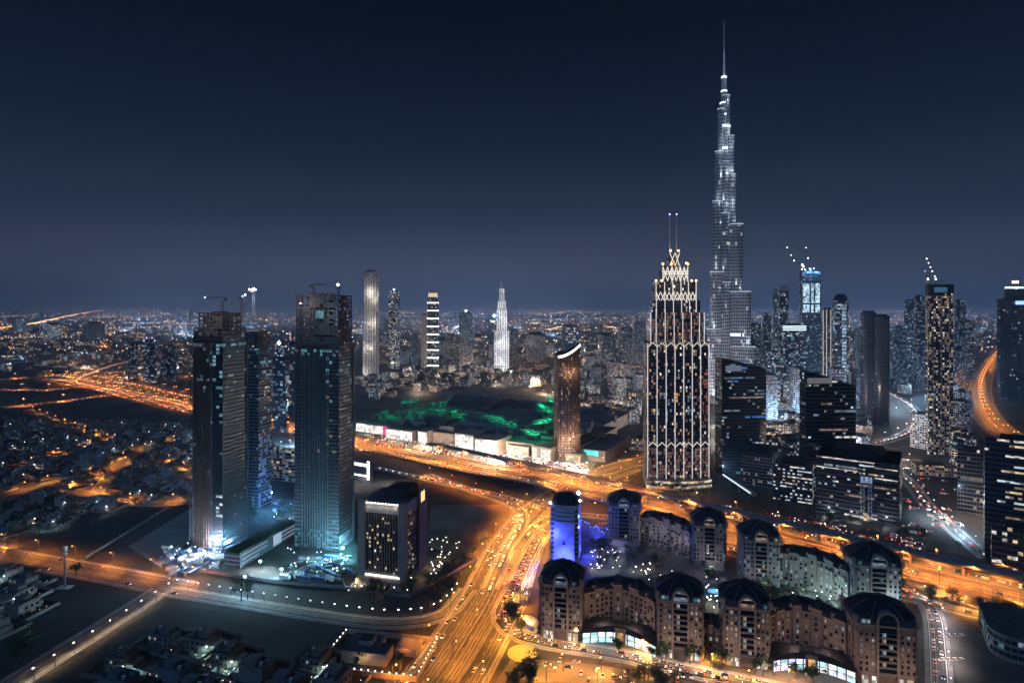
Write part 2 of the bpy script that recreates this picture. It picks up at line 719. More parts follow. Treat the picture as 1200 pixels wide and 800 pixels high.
road("il2", "interchange_slip_road", [(80, 452), (92, 445), (110, 441), (128, 444), (136, 452), (128, 460)], 12, dash=False)
road("far1", "distant_highway", [(-40, 405), (0, 404), (60, 403), (130, 406)], 30, dash=False, kerb=False)
road("far2", "distant_highway", [(-20, 389), (0, 386), (50, 378), (90, 369), (125, 362.5)], 60, dash=False, kerb=False)
road("v1", "village_street", [(-30, 597), (0, 587), (48, 570), (110, 580), (160, 590), (225, 588)], 11, dash=False)
road("v2", "village_street", [(-20, 560), (0, 556), (50, 540), (80, 529), (112, 520)], 10, dash=False)
road("v3", "village_street", [(32, 480), (60, 492), (95, 505), (130, 519)], 10, dash=False)
road("v4", "village_street", [(110, 580), (140, 545), (165, 529), (225, 512)], 11, dash=False)
road("v5", "village_street", [(48, 570), (80, 558), (110, 556), (140, 545), (190, 540), (225, 560)], 9, dash=False)
road("rf", "curved_highway", [(1260, 555), (1215, 532), (1185, 512), (1162, 494), (1150, 470), (1150, 448), (1160, 428), (1172, 410), (1180, 398)], 42)
road("rw", "curved_boulevard", [(985, 524), (1030, 518), (1062, 508), (1077, 494), (1070, 478), (1048, 464), (1030, 455)], 18)
road("rb", "crossing_road", [(960, 527), (1000, 533), (1060, 539), (1112, 546), (1200, 553)], 14)
road("rc", "junction_road", [(1040, 545), (1066, 565), (1085, 590), (1108, 612), (1140, 640), (1160, 655)], 12)
road("rd", "ramp", [(1062, 692), (1082, 703), (1094, 722), (1098, 752), (1102, 815)], 9)
road("fr", "frontage_road", [(690, 564), (760, 579), (860, 604), (960, 630), (1080, 660), (1200, 689), (1300, 712)], 17, lanes=4)
road("ra", "junction_ramp", [(606, 645), (628, 617), (660, 604), (710, 606), (770, 619), (860, 644)], 10, lanes=2)
road("rb2", "junction_ramp", [(500, 556), (560, 577), (604, 594), (612, 612), (596, 640), (574, 690)], 10, lanes=2)
road("mr", "mall_road", [(440, 548), (520, 566), (590, 582), (640, 597)], 9)
kind(marks.build("road_markings"), "structure")

bb = MB()
for o_, hh in ((2.0, .9), (23.6, .8), (-23.6, .8), (-9.6, .8)):
    solid_ribbon(bb, ROADS["boulevard"], o_ - .3, o_ + .3, 0.05, hh, m_conc)
kind(bb.build("median_barrier"), "structure")
# open lots beside the roads
patch("sandy_lot", [(505, 592), (610, 590), (590, 640), (560, 655), (500, 640)], 0.03, m_sand)
patch("sandy_lot", [(150, 640), (225, 594), (225, 630), (190, 665)], 0.03, mat("pale_sand", (0.26, 0.23, 0.20), 0.95, var=0.3, scale=0.02))
patch("car_park", [(600, 770), (700, 778), (820, 800), (860, 812), (560, 830)], 0.04, m_asph2)
patch("hotel_forecourt", [(628, 742), (700, 758), (830, 782), (1000, 812), (1085, 800), (1060, 690), (900, 650), (700, 628), (640, 640)], 0.035, mat("paving", (0.10, 0.088, 0.078), 0.85, var=0.25, scale=0.2))
patch("car_park", [(1100, 700), (1200, 735), (1230, 810), (1125, 810)], 0.04, m_asph2)
patch("mall_plaza", [(430, 512), (560, 505), (700, 540), (690, 556), (560, 540), (440, 520)], 0.04, m_conc)
lw = MB()
cx_, cy_ = G(612, 765)
lw.prism([(cx_ + 9 * cos(t * pi / 12), cy_ + 9 * sin(t * pi / 12)) for t in range(24)], 0.0, 0.3, mat("lit_lawn_yellow", (.34, .29, .18), .9, var=.2, scale=.4))  # round lawn coloured pale yellow to look brightly lit
kind(lw.build("lit_lawn_circle"), "structure")

# ---------------------------------------------------------------- street lamps (each lights the road under it)
LAMPS, SPEC = {}, {}
far_poles = MB()


def lamp_proto(key, h, arm, col, energy, headm, head_r, label, group, cat="street lamp", two=False, pole_r=0.12, name="street_lamp"):
    r = thing(name, label, cat, group=group)
    p = MB()
    p.tube((0, 0, 0), (0, 0, h), pole_r * 1.4, m_dsteel, 6, pole_r)
    p.build("pole", r)
    sides = (1, -1) if two else (1,)
    a = MB()
    for s in sides:
        a.tube((0, 0, h - 0.3), (0, s * arm, h), pole_r * 0.7, m_dsteel, 5)
    a.build("arm", r)
    for s in sides:
        b = MB()
        b.prism([(x, y + s * arm) for x, y in oval(head_r * 2.4, head_r * 1.4, 8)], h - 0.25, h + 0.1, headm, bottom=True)
        b.build("lamp_head", r)
    if energy:
        light("lamp_light", (0, arm * 0.5 if not two else 0, h - 0.9), energy, col, 0.35, r, spot=158)
    SPEC[key] = (h, arm, col, energy, headm, head_r, two, pole_r)
    LAMPS[key] = freeze(r)
    r.location = (0, -2500, 0)
    return r


E0 = 26000.0
lamp_proto("hw", 14, 2.6, (1.0, 0.30, 0.055), E0 * 7, l_lamps, 0.55, "tall twin-arm sodium street lamp on the highway median", "highway median lamps", two=True)
lamp_proto("bd", 12, 2.2, (1.0, 0.33, 0.03), E0 * 1.35, l_lamps, 0.5, "sodium street lamp beside the wide orange boulevard", "boulevard lamps")
lamp_proto("hs", 9, 1.6, (1.0, 0.38, 0.07), E0 * 1.3, l_lamps, 0.42, "sodium street lamp on the street before the domed hotel", "hotel street lamps")
lamp_proto("av", 12, 2.2, SODIUM, E0 * 1.2, l_lamps, 0.45, "sodium street lamp on the orange avenue at far left", "avenue lamps")
lamp_proto("ln", 6, 0.6, WARM, 260, l_lampw, 0.5, "small white lamp in the row along the dark lane", "lane lamps", name="lane_lamp")
lamp_proto("cr", 7, 0.8, WARM, 3200, l_lampw, 0.5, "white lamp in the row along the road to the lower left corner", "corner road lamps", name="lane_lamp")
lamp_proto("vl", 8, 1.2, SODIUM, E0 * 1.1, l_lamps, 0.6, "sodium lamp on a street among the low villas", "village street lamps")
lamp_proto("in", 14, 2.6, (1.0, 0.27, 0.05), E0 * 5.5, l_lamps, 1.0, "sodium lamp beside the orange slip roads of the far interchange", "interchange lamps", two=True)
lamp_proto("rf", 14, 2.6, (1.0, 0.30, 0.04), E0 * 4.5, l_lamps, 1.0, "sodium lamp along the orange curved highway at the right", "curved highway lamps", two=True)
lamp_proto("rw", 10, 1.5, (0.95, 0.95, 1.0), E0 * 1.1, l_lampw, 0.8, "white lamp along the curving white boulevard between towers", "curved boulevard lamps")
lamp_proto("fr", 14, 2.6, SODIUM, E0 * 40, l_lamps, 2.0, "sodium lamp along a highway near the horizon", "distant highway lamps", two=True)
lamp_proto("sz", 12, 2.2, (1.0, 0.30, 0.05), E0 * 1.9, l_lamps, 0.5, "sodium street lamp on the frontage road or a ramp beside the highway", "frontage road lamps")
lamp_proto("rd", 8, 1.2, (1.0, 0.85, 0.85), E0 * 0.35, l_lampw, 0.4, "pale lamp beside the ramp at the hotel's end", "ramp lamps")


def lamps(key, rk, step, off, start=0.0, zf=0.0, tmin=0, tmax=1e9, flip=False):
    for i, (x, y, h) in enumerate(along(ROADS[rk], step, start)):
        if y < 300 or y > 20000 or not (-0.93 < x / y < 0.93):
            continue
        zz = 0.0
        if rk == "szr":
            k = min(range(len(szr)), key=lambda q: (szr[q][0] - x) ** 2 + (szr[q][1] - y) ** 2)
            zz = bump(k) + 0.3
        X, Y, a = x - sin(h) * off, y + cos(h) * off, h + (pi if off > 0 else 0) + (pi if flip else 0)
        if Y < 790:
            place(LAMPS[key], (X, Y, zz), a)
            continue
        hh, arm, col, en, hm_, hr, two, pr_ = SPEC[key]
        far_poles.tube((X, Y, zz), (X, Y, zz + hh), pr_ * 1.3, m_dsteel, 5)
        for s in ((1, -1) if two else (1,)):
            ex, ey = X - sin(a) * arm * s, Y + cos(a) * arm * s
            far_poles.tube((X, Y, zz + hh - .3), (ex, ey, zz + hh), pr_ * .7, m_dsteel, 4)
            far_poles.prism([(ex + p_[0], ey + p_[1]) for p_ in oval(hr * 2.4, hr * 1.4, 8)], zz + hh - .25, zz + hh + .1, hm_, bottom=True)
        light("lamp_light", (X, Y, zz + hh - .9), en, col, .35, spot=158)


lamps("hw", "szr", 46, 0.1)
lamps("sz", "szr", 46, 26.0, 20)
lamps("sz", "fr", 42, 9.5, 5)
lamps("sz", "ra", 40, 6.5, 12)
lamps("sz", "rb2", 44, -6.5, 12)
lamps("bd", "boulevard", 44, 24.5, 12)
lamps("bd", "boulevard", 44, -24.5, 30)
lamps("bd", "boulevard", 38, 2.0, 6)  # median row added to brighten the boulevard's dark middle
lamps("hs", "hotel_street", 40, 7.5, 8)
lamps("av", "left_avenue", 42, 12.5, 10)
lamps("ln", "lamp_lane", 9.5, 6.8, 3, tmax=1)
lamps("cr", "corner_road", 13, 9.4, 4)
for v in ("v1", "v2", "v3", "v4", "v5"):
    lamps("vl", v, 52, 6.5, 18)
for v, st in (("il", 75), ("im", 70), ("iu", 90), ("ir", 70), ("ib", 90), ("il2", 70)):
    lamps("in", v, st, 11, 20)
lamps("rf", "rf", 60, 0, 20)
lamps("rw", "rw", 55, 10, 10)
lamps("vl", "rb", 50, 8, 10)
lamps("ln", "rc", 26, 7, 10)
lamps("rd", "rd", 30, 6, 10)
lamps("hs", "service", 44, 6.6, 20)
for px, py in ((660, 786), (705, 790), (760, 796), (640, 800), (700, 806), (880, 806)):
    place(LAMPS["hs"], (*G(px, py), 0), 0.3)
lamps("fr", "far1", 200, 0, 20)
lamps("fr", "far2", 330, 0, 20)
kind(far_poles.build("distant_street_lamps"), "stuff")
for k_ in list(LAMPS):
    if LAMPS[k_].name not in USED:
        for o_ in [c for c in C.objects if c.parent == LAMPS[k_]] + [LAMPS[k_]]:
            bpy.data.objects.remove(o_)
        del LAMPS[k_]
# ---------------------------------------------------------------- towers
TH = -15.0
m_slabd = mat('dark_slab', (.085, .095, .11), .8)  # darker, bluish slab colour of the nearest left tower


def crane(name, label, base, h, jib, rz, lamps_at=(), tilt=0.0, group="tower cranes"):
    r = thing(name, label, "crane", base, rz, group)
    m = MB()
    s = 0.9
    for dx in (-s, s):
        for dy in (-s, s):
            m.tube((dx, dy, 0), (dx, dy, h), 0.16, m_slab, 4)
    n = max(2, int(h / 2.5))
    for i in range(n):
        a, b = h * i / n, h * (i + 1) / n
        m.tube((-s, -s, a), (s, -s, b), 0.1, m_slab, 4)
        m.tube((s, s, a), (-s, s, b), 0.1, m_slab, 4)
        m.tube((s, -s, a), (s, s, b), 0.1, m_slab, 4)
    m.build("mast", r)
    j = MB()
    c, sn = cos(tilt), sin(tilt)
    tip = (jib * c, 0, h + jib * sn)
    for dy in (-.6, .6):
        j.tube((-jib * .25 * c, dy, h), (tip[0], dy * .3, tip[2]), 0.2, m_slab, 4)
    j.tube((-jib * .25 * c, 0, h + 1.4), (tip[0], 0, tip[2] + .6), 0.16, m_slab, 4)
    for i in range(int(jib / 3)):
        a = i * 3.0
        j.tube((a * c, -.6, h + a * sn), ((a + 1.5) * c, 0, h + 1.4 + (a + 1.5) * sn), 0.1, m_slab, 4)
        j.tube(((a + 1.5) * c, 0, h + 1.4 + (a + 1.5) * sn), ((a + 3) * c, .6, h + (a + 3) * sn), 0.1, m_slab, 4)
    j.build("jib", r)
    w = MB()
    w.box(-jib * .25 - 1, -jib * .25 + 2, -1, 1, h - 2.2, h - .2, m_conc)
    w.build("counterweight", r)
    cb = MB()
    cb.box(.9, 2.6, -1, 1, h - 2.2, h - .1, m_white)
    cb.build("cab", r)
    for k, (t, rad, mm) in enumerate(lamps_at):
        l = MB()
        l.ball((jib * t * c, 0, h + jib * t * sn + .8), rad, mm)
        l.build("lamp", r)
    return r


def slabs(mb, o, z0, z1, fh, m, t=0.35, d=0.55, start=1):
    n = int(round((z1 - z0) / fh))
    # thin proud storey edges all round
    cx = sum(p[0] for p in o) / len(o)
    cyy = sum(p[1] for p in o) / len(o)
    oo = []
    for x, y in o:
        L = sqrt((x - cx) ** 2 + (y - cyy) ** 2)
        oo.append((x + (x - cx) / L * d * 1.3, y + (y - cyy) / L * d * 1.3))
    for i in range(start, n + 1):
        z = z0 + i * (z1 - z0) / n
        mb.prism(oo, z - t, z, m, True, None, True)


def skeleton(mb, w, d, z0, z1, fh, col, m):
    """unglazed concrete frame: slabs on columns, a core in the middle"""
    n = max(1, int(round((z1 - z0) / fh)))
    fh = (z1 - z0) / n
    for i in range(n + 1):
        z = z0 + i * fh
        mb.box(-w / 2, w / 2, -d / 2, d / 2, z - .75, z, m)
    k = max(2, int(w / col))
    kd = max(2, int(d / col))
    for i in range(k + 1):
        for j in range(kd + 1):
            if 0 < i < k and 0 < j < kd:
                continue
            x, y = -w / 2 + .5 + (w - 1) * i / k, -d / 2 + .5 + (d - 1) * j / kd
            mb.box(x - .4, x + .4, y - .4, y + .4, z0, z1 - .35, m)
    mb.box(-w * .2, w * .2, -d * .2, d * .2, z0, z1 + 1, m)
    sq = random.Random(int(w * 10))
    for i in range(n):
        za, zb2 = z0 + i * fh + .02, z0 + (i + 1) * fh - .8
        for j in range(k):
            if sq.random() < .6:
                x0 = -w / 2 + .95 + (w - 1) * j / k
                mb.box(x0, x0 + (w - 1) / k - .9, -d / 2 + .3, -d / 2 + .5, za, za + (zb2 - za) * sq.choice([.35, 1, 1]), m_concd)
        for j in range(kd):
            if sq.random() < .6:
                y0 = -d / 2 + .95 + (d - 1) * j / kd
                mb.box(w / 2 - .5, w / 2 - .3, y0, y0 + (d - 1) / kd - .9, za, za + (zb2 - za) * sq.choice([.35, 1, 1]), m_concd)


# --- front left tower, unfinished
cx, cyy, w, d, th = fit(226, 261, 289, 648, TH)
ta = thing("unfinished_tower", "dark unfinished tower with brown ribs, cyan lit upper floors, nearest of the left pair", "skyscraper", (cx, cyy, 0), th, "unfinished towers")
Wl, Gl, Sl, Fi = MB(), MB(), MB(), MB()
r_ = random.Random(3)


def litA(i, j, e):
    if e == 0 and j >= 6 and 30 < i < 53:
        return l_cyan if r_.random() < (0.3 if i > 38 else .12) else None
    if e == 0 and j < 6 and i > 40 and r_.random() < .1:
        return r_.choice([l_cyan, l_dimc])
    if e == 0 and j in (7, 8) and 8 < i < 15:
        return l_cool if r_.random() < .45 else None
    if e == 1 and r_.random() < .04:
        return r_.choice([l_dimw, l_dimc, l_cyan])
    if i in (53,) and r_.random() < .45:
        return l_cyan
    return l_dimc if r_.random() < .02 else None


facade(Wl, Gl, rect(w, d), 0, 184, 3.3, w / 9, litA, m_concd, g_dull, sp=.28, cap=m_roofg)
for i in range(12):
    x = -w / 2 + .6 + i * w * .62 / 11
    Fi.box(x - .22, x + .22, -d / 2 - .75, -d / 2 - .1, 3, 178, m_brown if i not in (0, 11) else m_slab)
n = 55
for i in range(1, n):
    z = i * 3.3
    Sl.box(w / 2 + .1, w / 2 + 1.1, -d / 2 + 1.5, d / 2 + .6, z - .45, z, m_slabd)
    if i % 1 == 0:
        Sl.box(w * .3, w * .47, -d / 2 - .35, -d / 2 - .1, z - .4, z, m_dsteel)
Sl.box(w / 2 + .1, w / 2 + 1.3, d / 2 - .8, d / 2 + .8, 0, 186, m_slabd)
Wl.build("wall", ta)
kind(Gl.build("glazing", ta), "stuff")
Sl.build("balcony_slabs", ta)
Fi.build("facade_ribs", ta)
sk = MB()
skeleton(sk, w * .98, d * .98, 184.2, 191, 3.3, 4.5, m_raw)
sk.build("open_floors", ta)
sk = MB()
skeleton(sk, w * .8, d * .8, 191.2, 204, 3.2, 4.5, m_raw)
sk.build("core_frame", ta)
light("tower_top_light", (w * .2, -d * .9, 199), 3500, (1, .8, .65), .4, ta)  # unseen lights added so the open floor slabs show
light("tower_top_light", (w * .9, d * .1, 197), 900, (.7, .85, 1), .4, ta)
hs = MB()
for z in range(0, 206, 5):
    hs.box(-w / 2 - 2.6, -w / 2 - 1.0, -d / 2 - 1.2, -d / 2 + .4, z, z + .35, m_dsteel)
for dx in (-2.6, -1.2):
    for dy in (-1.2, .2):
        hs.tube((-w / 2 + dx, -d / 2 + dy, 0), (-w / 2 + dx, -d / 2 + dy, 208), .14, m_dsteel, 4)
hs.build("hoist_mast", ta)
A_loc = (cx, cyy)
crane("tower_crane", "tower crane with long level jib on the unfinished tower nearest at left", (cx + 2, cyy, 204), 12.5, 17, radians(172), [(.98, .5, l_lampw)])
crane("tower_crane", "short dark crane with a white work lamp beside the unfinished tower's top edge", (cx + 16, cyy + 6, 196), 21, 9, radians(40), [(.4, 1.0, l_lampw), (.1, .8, l_lampb)], tilt=.5)

# --- tower behind it
cx, cyy, w, d, th = fit(287.5, 303, 318, 598, TH)
tb = thing("unfinished_tower", "dark unfinished tower with blue lit lower floors, behind the nearest left tower", "skyscraper", (cx, cyy, 0), th, "unfinished towers")
Y_ = G(303, 598)[1]
zt = ZT(Y_, 408)
Wl, Gl, Sl = MB(), MB(), MB()
r2 = random.Random(5)


def litB(i, j, e):
    if i > 36 and i % 4 == 0:
        return l_cyan if r2.random() < .45 else None
    if i < 22 and e == 1 and r2.random() < .22:
        return l_blue
    return r2.choice([l_dimc, l_cyan, l_dimw]) if r2.random() < .09 else None


facade(Wl, Gl, rect(w, d), 0, zt, 3.4, 2.8, litB, m_concd, g_blue, sp=.3, cap=m_roofg)
slabs(Sl, rect(w, d), 0, zt, 3.4, m_slab, .4, .5)
Wl.build("wall", tb)
kind(Gl.build("glazing", tb), "stuff")
Sl.build("floor_slabs", tb)
sk = MB()
skeleton(sk, w * .95, d * .95, zt + .2, ZT(Y_, 388), 3.3, 5, m_raw)
sk.build("open_floors", tb)
crane("tower_crane", "white lit lattice crane mast topped by two glowing lamp platforms above the left towers", (cx - 6, cyy + 2, ZT(Y_, 390)), 44, 8, radians(200), [(0, 2.2, l_lampw), (.5, 1.3, l_lampw), (-.2, 1.5, l_lampb)])
ch = MB()
for k, z in enumerate((38, 30)):
    ch.box(-4.2, 4.2, -2, 2, z, z + .5, m_steel)
light("tower_top_light", (cx - 6, cyy - 5, ZT(Y_, 390) + 35), 9000, (.75, .85, 1), 1.0)
light("tower_top_light", (cx - 6, cyy - 6, ZT(Y_, 390) + 10), 5000, (.75, .85, 1), 1.0)
for k in range(6):
    lb = MB()
    lb.ball((-w / 2 - 1.2, d * .1 - 2, 62 + k * 5.5), .75, l_lampb if k % 2 else l_lampw)
    lb.build("work_lamp", tb)

# --- third tower
cx, cyy, w, d, th = fit(345.5, 397, 413.5, 646, TH)
tcw = thing("unfinished_tower", "tall dark unfinished tower with pale vertical ribs and a bright cyan glow at its foot", "skyscraper", (cx, cyy, 0), th, "unfinished towers")
Wl, Gl, Sl, Fi = MB(), MB(), MB(), MB()
r3 = random.Random(8)


def litC(i, j, e):
    if e == 0 and j in (10, 11) and 25 < i < 52 and r3.random() < .3:
        return r3.choice([l_dimc, l_cyan, l_dimw])
    if e == 0 and i in (51, 50) and r3.random() < .3:
        return l_cyan
    if e == 1 and r3.random() < .12:
        return r3.choice([l_dimc, l_dimr, l_dimw, l_cyan])
    if i < 5 and r3.random() < .3:
        return l_cyan
    return r3.choice([l_dimw, l_dimc]) if r3.random() < .015 else None


zc = ZT(G(397, 646)[1], 405)
facade(Wl, Gl, rect(w, d), 0, zc, 3.3, w / 14, litC, m_concd, g_dull, sp=.28, cap=m_roofg)
for i in range(11):
    x = -w * .32 + i * w * .58 / 10
    Fi.box(x - .25, x + .25, -d / 2 - .9, -d / 2 - .1, 2, zc - 6, m_slab if i % 5 else m_conc)
for i in range(1, int(zc / 3.3) + 1):
    z = i * 3.3
    Sl.box(-w / 2 - .5, -w * .34, -d / 2 - .8, -d / 2 - .1, z - .5, z, m_slab)
    Sl.box(w * .28, w / 2 - .4, -d / 2 - .8, -d / 2 - .1, z - .5, z, m_slab)
    Sl.box(w / 2 + .1, w / 2 + 1.0, -d / 2 + .6, d / 2 - 1, z - .5, z, m_slab)
Sl.box(w / 2 + .1, w / 2 + 1.2, d / 2 - .9, d / 2 + .5, 0, zc, m_conc)
Wl.build("wall", tcw)
kind(Gl.build("glazing", tcw), "stuff")
Sl.build("balcony_slabs", tcw)
Fi.build("facade_ribs", tcw)
sk = MB()
skeleton(sk, w * .97, d * .97, zc + .2, 219, 3.3, 4.5, m_raw)
sk.build("open_floors", tcw)
pt = MB()
for i in range(13):
    x = -w / 2 + .8 + i * (w - 1.6) / 12
    pt.box(x - .3, x + .3, -d / 2 - .3, -d / 2 + .3, 219, 221.5, m_raw)
pt.build("parapet_posts", tcw)
light("tower_top_light", (-w * .2, -d * 1.0, 212), 4500, (.95, .8, .7), .4, tcw)  # two more unseen lights added to bring out the bare frame
light("tower_top_light", (w * .3, -d * 1.0, 203), 3000, (.5, .8, 1), .4, tcw)
for x, z, mm in ((w * .02, 201, l_cyan), (w * .06, 202, l_cyan), (w * .13, 201.5, l_cyan), (-w * .36, 212, l_lampw)):
    lb = MB()
    if mm is l_cyan:
        lb.box(x - 1.3, x + 1.3, -d / 2 - .6, -d / 2 - .2, z - 2.5, z + 3.5, mm)
    else:
        lb.ball((x, -d / 2 - .6, z), .7, mm)
    lb.build("work_lamp", tcw)
crane("tower_crane", "small dark crane on top of the ribbed unfinished tower", (cx - 9, cyy, 219), 9, 11, radians(10))
crane("tower_crane", "crane with a bright white lamp at the upper corner of the ribbed tower", (cx + 13, cyy - 2, 219), 8, 7, radians(130), [(.1, 1.5, l_lampw)], tilt=.7)

# --- car park podium between the towers
cx, cyy, w, d, th = fit(263, 281, 347, 666, TH)
pk = thing("parking_podium", "low podium block with lit horizontal parking decks at the foot of the left towers", "car park", (cx, cyy, 0), th)
b = MB()
b.prism(rect(w, d), 0, 11.6, m_concd)
b.build("wall", pk)
b = MB()
b.prism(rect(w - 1, d - 1), 11.6, 12.4, m_lawn)
b.build("planted_roof", pk)
for k in range(3):
    z = 2.4 + k * 3.3
    b = MB()
    b.box(w / 2 + .05, w / 2 + .5, -d / 2 + 2, -d / 2 + d * (.45 if k else .3), z, z + 1.1, glow("deck_light_cool", (.55, .72, 1.0), .32, lo=1))
    b.box(w / 2 + .05, w / 2 + .5, -d / 2 + d * .62, d / 2 - 3, z, z + 1.1, glow("deck_light_cool", (.55, .72, 1.0), .32, lo=1))
    b.box(-w / 2 + 1, w / 2 - 1, -d / 2 - .5, -d / 2 - .05, z, z + .9, glow("deck_light_dim", (.5, .68, 1.0), .16, lo=1))
    b.build("deck_opening", pk)
b = MB()
b.box(w / 2 + .5, w / 2 + .8, d * .05, d * .2, 2, 11, glow("panel_light", (.6, .8, 1), .5, lo=1))
b.build("bright_panel", pk)

# floodlights of the building site: real lamps on masts
site = thing
for k, (px, py, h, en, col) in enumerate([(287, 690, 9, 8000, (.35, .75, 1)), (372, 642, 8, 42000, (.2, .72, 1)), (352, 608, 9, 30000, (.25, .6, 1)), (402, 652, 7, 20000, (.2, .8, 1)),
                                          (246, 648, 8, 20000, (.5, .68, 1)), (222, 655, 7, 15000, (.6, .75, 1)), (318, 588, 10, 16000, (.15, .45, 1)), (305, 668, 7, 9000, (.6, .85, 1)), (330, 676, 6, 12000, (.4, .8, 1)), (298, 640, 8, 9000, (.2, .6, 1))]):
    x, y = G(px, py)
    fl = thing("site_floodlight", "blue-white floodlight mast on the building site at the towers' feet", "floodlight", (x, y, 0), 0, "building site floodlights")
    b = MB()
    b.tube((0, 0, 0), (0, 0, h), .15, m_dsteel, 6)
    b.build("mast", fl)
    b = MB()
    b.box(-.9, .9, -.25, .25, h, h + .9, l_lampc)
    b.build("lamp_head", fl)
    light("flood_light", (0, -.8, h + .5), en * 3.6, col, .5, fl)

for bx, by, hz_, en, col in ((275, 640, 12, 60000, (.3, .62, 1)), (284, 632, 45, 26000, (.3, .6, 1)), (311, 600, 14, 90000, (.12, .42, 1)), (318, 596, 40, 40000, (.12, .42, 1)), (380, 652, 14, 70000, (.25, .72, 1)), (365, 654, 30, 30000, (.3, .66, 1)), (408, 640, 14, 40000, (.2, .75, 1)), (240, 664, 14, 20000, (.5, .66, 1))):
    x, y = G(bx, by)
    light("tower_fill", (x, y - 9, hz_ * .7), en * (.25 if hz_ > 25 else .5), col, .6)  # unseen lights added to tint the tower faces blue

# --- hotel slab block in the middle
cx, cyy, w, d, th = fit(421, 475, 499, 688, TH)
Y_ = G(475, 688)[1]
zr = ZT(Y_, 592)
hd = thing("hotel_block", "dark slab hotel framed by stone piers with scattered lit rooms and a lit top band", "hotel", (cx, cyy, 0), th)
Wl, Gl, Pi = MB(), MB(), MB()
rD = random.Random(4)
WIN = []
facade(Wl, Gl, rect(w * .97, d * .96), 6, zr - 8, 3.3, 3.0, None, m_concd, g_dark, sp=.2, mul=.7, edges=[0, 1], cap=m_roofg)
Wl.prism(rect(w * .97, d * .96), zr - 8, zr, m_stone, True, m_roofg)
Wl.build("wall", hd)
kind(Gl.build("glazing", hd), "stuff")
for x0, x1 in ((-w / 2 - .3, -w / 2 + 5.5), (w / 2 - 5, w / 2 + .4)):
    Pi.box(x0, x1, -d / 2 - 1.4, -d / 2 + 3, 0, zr + 1.2, m_stone)
Pi.box(w / 2 - .2, w / 2 + 1.0, d / 2 - d * .38, d / 2 + .4, 0, zr + 3.5, m_brown)
Pi.build("stone_piers", hd)
Fn = MB()
for i in range(13):
    x = -w / 2 + 6 + i * (w - 11.8) / 12
    Fn.box(x - .3, x + .3, -d / 2 - 1.0, -d / 2 + .5, 8, zr - 8.2, m_stone)
Fn.build("window_fins", hd)
for k in range(34):
    i, j = rD.randrange(17), rD.randrange(12)
    x = -w / 2 + 6 + (j + .5) * (w - 11.8) / 12
    z = 8.6 + i * 3.1
    if z > zr - 12:
        continue
    b = MB()
    b.box(x - .75, x + .75, -d / 2 - .2, -d / 2 + .25, z, z + 1.5, rD.choice([l_warm, l_white, l_warm]))
    b.build("lit_window", hd)
for k in range(16):
    z = 9 + rD.randrange(15) * 3.1
    yy = -d / 2 + 5 + rD.randrange(4) * 2.6
    b = MB()
    b.box(w / 2 - .1, w / 2 + .3, yy, yy + 1.3, z, z + 1.5, rD.choice([l_warm, l_dimw, l_white]))
    b.build("lit_window", hd)
b = MB()
b.box(-w / 2 + 5.6, w / 2 - 5.1, -d / 2 - .6, -d / 2 + .2, zr - 7.5, zr - .4, mat("pale_panel", (.5, .46, .42), .8))
b.build("top_band", hd)
for i in range(12):
    x = -w / 2 + 7 + i * (w - 13) / 11
    b = MB()
    b.box(x - .35, x + .35, -d / 2 - 1.5, -d / 2 - .9, zr - .2, zr + .5, l_lampw)
    b.build("cornice_lamp", hd)
for i in range(4):
    x = -w / 2 + 9 + i * (w - 17) / 3
    light("cornice_light", (x, -d / 2 - 2.4, zr - 1), 450, WHITE, .3, hd)
b = MB()
b.box(-w / 2 + 5.6, w / 2 - 4, -d / 2 - 1.5, -d / 2 - .3, 6.4, 7.2, l_strip)
b.build("lit_canopy_edge", hd)
b = MB()
b.box(-w / 2 + 1, w / 2 - 1, -d / 2 - 7, -d / 2 - .3, 0, 5.8, m_stone)
b.build("entrance_podium", hd)
b = MB()
b.box(-w * .12, w * .36, -d * .15, d * .42, zr + .1, zr + 7, m_roofd)
b.build("roof_plant", hd)
b = MB()
for zz in (0, 1):
    b.box(w / 2 + .95, w / 2 + 1.25, d * .2 + zz * 4, d * .2 + zz * 4 + 2.2, zr - 6, zr + 2, glow("gold_sign", (1, .72, .25), 1.6, lo=1))
b.build("gold_sign", hd)
light("forecourt_light", (w * .1, -d / 2 - 14, 7), 1500, WARM, .5, hd)
light("forecourt_light", (w * .75, -d * .1, 7), 2600, WARM, .5, hd)
light("forecourt_light", (-w * .5, -d / 2 - 8, 7), 2500, WARM, .5, hd)


